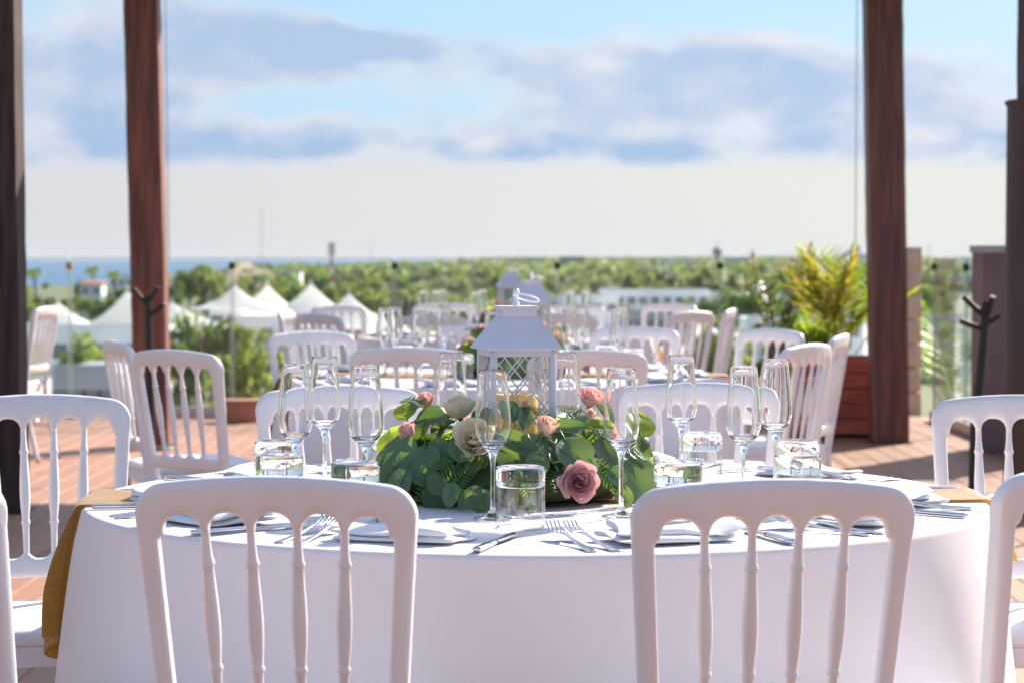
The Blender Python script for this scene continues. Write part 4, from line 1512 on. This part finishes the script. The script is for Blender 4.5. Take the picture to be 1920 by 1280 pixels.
# ------------------------------------------------------------------ land beyond the terrace
def crown_mesh(seed, w, h, n, leaf, mat, clumps=16):
    rn = np.random.default_rng(seed)
    cs_ = []
    for k in range(clumps):
        d = rn.normal(size=3); d /= np.linalg.norm(d)
        rr = rn.uniform(0.35, 0.8)
        cs_.append((d * rr * np.array([w / 2, w / 2, h / 2]), rn.uniform(0.22, 0.38) * w / 2 * 1.3))
    vs, fs = [], []
    for k in range(n):
        c, r_ = cs_[rn.integers(clumps)]
        d = rn.normal(size=3); d /= np.linalg.norm(d)
        if d[2] < -0.4: d[2] *= -1
        p = c + d * r_ * rn.uniform(0.7, 1.08)
        nn = d + rn.normal(size=3) * 0.55; nn /= np.linalg.norm(nn)
        t = np.cross(nn, rn.normal(size=3)); t /= np.linalg.norm(t)
        b_ = np.cross(nn, t)
        l = leaf * rn.uniform(0.6, 1.3)
        o = len(vs)
        vs += [p - t * l * .5, p + b_ * l * .32, p + t * l * .5, p - b_ * l * .32]
        fs.append((o, o + 1, o + 2, o + 3))
    vs = [v + np.array([0, 0, h / 2]) for v in vs]
    return MB().add(vs, fs).mesh('crown', mat, fix=False)


def trunk_mesh(seed, h, r_):
    rn = random.Random(seed)
    m = MB()
    m.tube([(0, 0, 0), (rn.uniform(-.1, .1), rn.uniform(-.1, .1), h * .5), (rn.uniform(-.3, .3), rn.uniform(-.3, .3), h)], [r_ * 1.3, r_, r_ * .6], 7)
    for k in range(4):
        a = k * 1.6 + rn.uniform(0, .5)
        m.tube([(0, 0, h * .6), (math.cos(a) * h * .3, math.sin(a) * h * .3, h * 1.05)], [r_ * .5, r_ * .2], 5)
    return m.mesh('trunk', M['bark'])


CRW = [crown_mesh(1, 8, 6, 1500, 0.75, M['leaf_far']), crown_mesh(2, 7, 6.5, 1300, 0.7, M['leaf_far']), crown_mesh(3, 9, 5.5, 1600, 0.8, M['leaf_dark'], 20),
       crown_mesh(4, 7, 5.5, 1300, 0.75, M['leaf_dark']), crown_mesh(5, 8, 5, 1300, 0.8, M['leaf_brown'])]
TRK = [trunk_mesh(k, 3.4, 0.2) for k in range(3)]


def tree(label, x, y, s, kind, group, base=GZ, rz=0.0, sz=1.0):
    r = empty('tree', (x, y, base), rz)
    r.scale = (s, s, s * sz)
    inst('trunk', TRK[kind % 3], r)
    inst('crown', CRW[kind], r, (0, 0, 2.0))
    return tag(r, label, 'tree', group)


rnd = random.Random(77)
# trees picked out singly: pixel of the crown's middle top, depth
GN = 'trees below the terrace'
for px, top, Y, s, kind, lab in ((395, 612, 175, 0.80, 2, 'dark leafy tree standing before the white tents'), (470, 668, 150, 0.62, 0, 'bright green bushy tree beside the dark leafy tree'),
                                 (345, 668, 160, 0.6, 3, 'tree seen between the reddish post and the dark leafy tree'), (165, 665, 170, 0.55, 0, 'small round green tree left of the reddish post'),
                                 (1400, 552, 330, 1.3, 2, 'broad dark tree between the pale buildings and the oleander'), (1345, 640, 170, 0.75, 0, 'bright green tree below the pale buildings'),
                                 (1500, 650, 150, 0.7, 0, 'bright green tree behind the planter'), (1440, 668, 150, 0.6, 3, 'dark low tree left of the planter'),
                                 (355, 512, 520, 0.95, 2, 'rounded dark tree right of the reddish post above the tents'), (395, 520, 480, 0.9, 0, 'light green tree above the tents by the brown hill')):
    p = at(px, top, Y)
    tp = 7.2 * s
    tree(lab, p.x, Y, s, kind, GN, rz=rnd.uniform(0, 6), sz=max((p.z - GZ) / tp, 0.6))
# wooded middle ground: trees one can still tell apart
n = 0
for Y in (330, 380, 440, 520, 620, 740, 880):
    xx = -0.235 * Y
    while xx < 0.20 * Y:
        px = 960 + xx * FPX / Y
        ok = True
        if 90 < px < 740 and Y < 380: ok = False
        if 1040 < px < 1640 and 420 < Y < 560: ok = False
        if 1000 < px < 1640 and Y < 420: ok = False
        low_shore = px < 330 and Y > 560
        if ok and n < 230:
            k = rnd.choice((0, 1, 0, 2, 3, 1, 4 if px < 520 else 0))
            s = rnd.uniform(0.42, 0.58) if low_shore else rnd.uniform(0.75, 1.2)
            tree('leafy green tree in the wooded land beyond the tents', xx + rnd.uniform(-3, 3), Y + rnd.uniform(-20, 20), s, k, 'trees in the wooded land', rz=rnd.uniform(0, 6), sz=rnd.uniform(.8, 1.15))
            n += 1
        xx += rnd.uniform(4.5, 9) * (1 + Y / 900)
for px, Y, s_, k in ((150, 500, .62, 0), (168, 495, .55, 1), (190, 500, .6, 2), (228, 590, .62, 0), (250, 595, .6, 1), (205, 592, .6, 3), (528, 495, .85, 0), (545, 490, .8, 2), (562, 496, .85, 1),
                     (130, 470, .6, 1), (60, 480, .6, 0), (85, 500, .62, 3), (110, 470, .6, 0), (30, 490, .6, 1), (1150, 455, .6, 0), (1215, 452, .55, 3), (1290, 456, .62, 1), (1330, 450, .7, 2), (1180, 450, .5, 1), (1252, 448, .48, 0)):
    tree('leafy green tree in the wooded land beyond the tents', (px - 960) * Y / FPX, Y, s_, k, 'trees in the wooded land', rz=px * 0.7)
# the far wood: one mass
rg = np.random.default_rng(5)
N = 52000
Yv = 850 * np.exp(rg.uniform(0, 1, N) ** 1.1 * math.log(5.2))
lo = np.interp(Yv, [800, 1000, 1250, 1700, 2400, 5000], [-0.145, -0.14, -0.115, -0.055, -0.018, -0.006])
Xv = Yv * (lo + rg.uniform(0, 1, N) * (0.215 - lo))
hh = 5.0 + 1.8 * np.sin(Xv * 0.071 + 1.7 * np.sin(Yv * .013)) + 1.3 * np.sin(Xv * .17 + Yv * .05) + rg.normal(0, .9, N)
sz = (1.3 + Yv / 900) * rg.uniform(.7, 1.4, N)
nr = rg.normal(size=(N, 3)) * .6 + np.array([0, -0.45, 1.0]); nr /= np.linalg.norm(nr, axis=1)[:, None]
tv = np.cross(nr, rg.normal(size=(N, 3))); tv /= np.linalg.norm(tv, axis=1)[:, None]
bv = np.cross(nr, tv)
pc = np.stack([Xv, Yv, GZ + np.clip(hh, 2.0, 8.5)], 1)
vs = np.stack([pc - tv * sz[:, None], pc + bv * sz[:, None] * .7, pc + tv * sz[:, None], pc - bv * sz[:, None] * .7], 1).reshape(-1, 3)
me = bpy.data.meshes.new('far_wood')
me.from_pydata(vs.tolist(), [], np.arange(N * 4).reshape(-1, 4).tolist())
me.materials.append(M['leaf_wood'])
tag(inst('far_wood', me), 'far green wood stretching to the horizon', 'wood', kind='stuff')


# tensile tents
def tent(label, px, py, Y, half, eave_py, seed, sq=1.0):
    p = at(px, py, Y); e = at(px, eave_py, Y)
    H = p.z - e.z
    root = empty('tent', (p.x, Y, e.z))
    ph = seed * 1.7
    def fn(u, v):
        a = (u - 0.5) * 2; b_ = (v - 0.5) * 2
        rr = max(abs(a), abs(b_)) * 0.55 + 0.45 * math.hypot(a, b_)
        z = H * (math.exp(-rr * 1.9) - math.exp(-1.9) * min(rr, 1)) if rr < 1 else H * (math.exp(-rr * 1.9) - math.exp(-1.9))
        ridge_ = 0.13 * H * (1 - min(abs(abs(a) - abs(b_)) * 1.6, 1)) * min(rr, 1)
        sag = 0.22 * H * (abs(a) ** 6 * (1 - b_ * b_) + abs(b_) ** 6 * (1 - a * a)) * 0.5
        return (a * half, b_ * half * sq, z + ridge_ + sag)
    MB().grid(fn, 44, 44).build('canopy', M['tent'], root, True)
    MB().tube([(0, 0, H * .9), (0, 0, H * 1.04 + 0.35)], [0.1, 0.05], 8).build('mast', M['mast_white'], root)
    for sx in (-1, 1):
        for sy in (-1, 1):
            MB().tube([(sx * half * .98, sy * half * sq * .98, 0.1), (sx * half * .98, sy * half * sq * .98, -2.6)], 0.07, 6).build('pole', M['mast_white'], root)
    tag(root, label, 'tent', 'white tensile tents')


tent('white peaked tent left of the reddish post', 238, 545, 205, 7.4, 648, 1)
tent('low white tent nearest the near-black post', 108, 566, 198, 6.8, 640, 2)
tent('white peaked tent with tan shaded side above the white house', 441, 534, 222, 4.2, 583, 3)
tent('white peaked tent in the middle of the row', 501, 532, 232, 6.0, 608, 4)
tent('white tent with tan top right of the middle peak', 583, 531, 226, 6.0, 606, 5)
tent('rightmost white tent sloping down to a point', 654, 550, 215, 5.6, 618, 6)
tent('white tent behind the reddish post', 322, 566, 214, 6.6, 620, 7)


# buildings
def building(label, x0, x1, ytop, Y, depth, mat, base=GZ, rows=0, cols=0, win=(1.2, 1.2), roofmat=None, pitched=False, parapet=True, cat='building', win_top=1.0):
    a = at(x0, ytop, Y); b_ = at(x1, ytop, Y)
    w = b_.x - a.x; h = a.z - base
    root = empty('building', ((a.x + b_.x) / 2, Y + depth / 2, base))
    MB().box((0, 0, h / 2), (w, depth, h)).build('wall', mat, root)
    if pitched:
        e = 0.5
        m = MB().add([(-w / 2 - e, -depth / 2 - e, h), (w / 2 + e, -depth / 2 - e, h), (w / 2 + e, depth / 2 + e, h), (-w / 2 - e, depth / 2 + e, h),
                      (-w / 4, 0, h + w * 0.16), (w / 4, 0, h + w * 0.16)], [(0, 1, 5, 4), (1, 2, 5), (2, 3, 4, 5), (3, 0, 4), (3, 2, 1, 0)])
        m.build('roof', roofmat or mat, root)
    else:
        MB().box((0, 0, h + 0.12), (w + 0.3, depth + 0.3, 0.24)).build('roof', roofmat or mat, root)
        if parapet:
            MB().box((0, -depth / 2 + 0.0, h + 0.45), (w, 0.25, 0.42)).build('parapet', mat, root)
    if rows and cols:
        for r in range(rows):
            for c in range(cols):
                x = -w / 2 + w * (c + 0.5) / cols
                z = h - win_top - win[1] / 2 - r * 3.0
                f = MB().box((x, -depth / 2 - 0.01, z), (win[0], 0.06, win[1])).build('window', M['window_dark'], root)
                MB().box((x, -depth / 2 - 0.06, z - win[1] / 2 - 0.08), (win[0] + 0.3, 0.2, 0.12)).build('sill', mat, f)
    tag(root, label, cat)
    return root


building('white house wall under the tan sided tent', 392, 452, 572, 224, 8, M['plaster'], rows=2, cols=2, parapet=False)
building('pale wall running below the middle tents', 440, 520, 596, 220, 9, M['plaster'], rows=2, cols=2, parapet=False)
building('white terrace building under the left tents', 95, 262, 622, 190, 12, M['plaster'], rows=1, cols=5)
building('low grey roofed building below the left terrace building', 100, 215, 702, 150, 14, M['plaster_grey'], rows=1, cols=4, roofmat=M['roof_grey'])
building('white building under the right tents', 545, 690, 598, 218, 10, M['plaster'], rows=1, cols=5)
building('white house behind the middle tents', 522, 562, 513, 520, 8, M['plaster'], rows=1, cols=2)
building('house with a red pitched roof among the trees at left', 150, 190, 532, 520, 6, M['plaster'], pitched=True, roofmat=M['roof_red'], rows=1, cols=2, cat='house')
building('pale flat building left of the reddish post', 206, 250, 519, 620, 8, M['plaster'], rows=1, cols=3)
building('grey block building on the horizon behind the lanterns', 1050, 1096, 483, 1500, 16, M['plaster_grey'], rows=2, cols=5, win=(2, 1.4))
building('long white flat roofed building at the right', 1128, 1330, 548, 470, 14, M['plaster'], rows=2, cols=9, win=(1.7, 1.5))
building('white flat roofed building right of the long one', 1335, 1520, 552, 500, 14, M['plaster'], rows=2, cols=8, win=(1.6, 1.4))
building('low pale building before the long white one', 1000, 1160, 560, 440, 10, M['plaster'], rows=1, cols=6, win=(1.8, 1.4))
building('pale blue grey building in front at the right', 1165, 1300, 588, 360, 10, M['plaster_grey'], rows=1, cols=6, win=(1.4, 1.2))
building('white low building behind the planter', 1400, 1620, 600, 300, 10, M['plaster'], rows=1, cols=6, win=(1.3, 1.2))
building('white flat building beyond the right glass railing', 1725, 1850, 600, 260, 12, M['plaster'], rows=1, cols=4)
building('long pale low building on the right horizon', 1238, 1302, 489, 1600, 14, M['plaster'], rows=1, cols=8, win=(2, 1.5))
building('pale building on the horizon by the water tower', 1360, 1420, 485, 1900, 14, M['plaster'], rows=2, cols=6, win=(2, 1.6))
building('faint grey building on the horizon left of the grey block', 990, 1020, 487, 1800, 12, M['plaster_grey'], rows=1, cols=4, win=(2, 1.5))
building('pale buildings on the horizon right of the oleander', 1490, 1545, 486, 2000, 14, M['plaster'], rows=2, cols=6, win=(2, 1.6))


def mast(label, px, ytop, ybot, Y, r_, mats, name='radio_mast', seg=1):
    p = at(px, ytop, Y); b_ = at(px, ybot, Y)
    root = empty(name, (p.x, Y, b_.z))
    H = p.z - b_.z
    for k in range(seg):
        MB().tube([(0, 0, H * k / seg), (0, 0, H * (k + 1) / seg)], [r_ * (1 - .6 * k / seg), r_ * (1 - .6 * (k + 1) / seg)], 8).build('section', mats[k % len(mats)], root)
    if r_ > 0.4:
        for k in range(3):
            MB().box((0, 0, H * (0.80 + 0.08 * k)), (r_ * 3.4, r_ * 2.4, H * 0.045)).build('antenna', M['mast_grey'], root)
    tag(root, label, 'mast')


mast('tall thin radio mast above the middle tent', 490, 386, 530, 640, 0.12, [M['mast_grey']], seg=2)
mast('red and white banded antenna tower behind the tents', 622, 455, 560, 560, 0.55, [M['mast_red'], M['mast_white']], seg=7)
mast('thin mast right of the banded tower', 695, 450, 520, 700, 0.12, [M['mast_grey']], seg=2)
mast('far thin pole beyond the right glass railing', 1742, 456, 520, 700, 0.2, [M['mast_grey']], seg=2)
p = at(1345, 462, 1500); 
root = empty('water_tower', (p.x, 1500, GZ))
H = p.z - GZ
MB().lathe([(1.2, 0), (0.9, H * .6), (1.0, H * .68), (3.2, H * .75), (3.4, H * .86), (2.0, H * .93), (0.2, H), (0, H)], 20).build('tank', M['plaster_grey'], root, True)
MB().tube([(0, 0, H), (0, 0, H + 3)], 0.25, 6).build('spire', M['mast_grey'], root)
tag(root, 'pale water tower on the horizon', 'water tower')
p = at(1606, 462, 3200)
root = empty('domed_hall', (p.x, 3200, GZ))
H = p.z - GZ
MB().lathe([(34, 0), (34, H * .25), (28, H * .5), (17, H * .72), (8, H * .85), (7, H * 1.0), (3, H * 1.06), (0, H * 1.08)], 32).build('dome', M['plaster_grey'], root, True)
tag(root, 'grey domed hall on the horizon beside the right brown post', 'hall')
# palms among the far trees at the shore
for k, (px, py, Y) in enumerate(((62, 508, 480), (172, 504, 560), (212, 512, 600), (1180, 498, 800))):
    p = at(px, py, Y)
    r = empty('palm_tree', (p.x, Y, GZ))
    MB().tube([(0, 0, 0), (0.5, 0, (p.z - GZ) * .5), (0.2, 0, p.z - GZ)], [0.35, 0.25, 0.2], 7).build('trunk', M['bark'], r)
    m = MB()
    for q in range(11):
        a = q * 0.571
        pts = [Vector((0.2, 0, p.z - GZ)), Vector((0.2 + math.cos(a) * 1.2, math.sin(a) * 1.2, p.z - GZ + 0.6 * math.sin(q * 2.1))), Vector((0.2 + math.cos(a) * 2.1, math.sin(a) * 2.1, p.z - GZ - 1.3 + .5 * math.sin(q * 1.3)))]
        for i in range(2):
            d = (pts[i + 1] - pts[i]); w = Vector((-math.sin(a), math.cos(a), 0.5)) * 0.38
            m.add([pts[i] - w, pts[i] + w, pts[i + 1] + w * .6, pts[i + 1] - w * .6], [(0, 1, 2, 3)])
    m.build('crown', M['leaf_far'], r, fix=False)
    tag(r, ['coconut palm on the shore beside the near-black post', 'coconut palm on the shore above the red roofed house', 'coconut palm on the shore just left of the reddish post', 'lone coconut palm in the wood above the long white building'][k], 'palm', 'far palms')


# ------------------------------------------------------------------ haze over the land
vm = bpy.data.materials.new('haze')
vm.use_nodes = True
vn = vm.node_tree
vn.nodes.clear()
vo = nd(vn, 'ShaderNodeOutputMaterial')
pv = nd(vn, 'ShaderNodeVolumePrincipled')
pv.inputs['Color'].default_value = (0.66, 0.72, 0.80, 1)
pv.inputs['Density'].default_value = HAZE
pv.inputs['Anisotropy'].default_value = 0.0
vn.links.new(pv.outputs[0], vo.inputs['Volume'])
hz_o = MB().box((0, 3600, (GZ - 3 + 22) / 2), (19400, 12600, 22 - (GZ - 3))).build('haze', vm)
tag(hz_o, 'thin pale haze over the land', 'haze', kind='stuff')
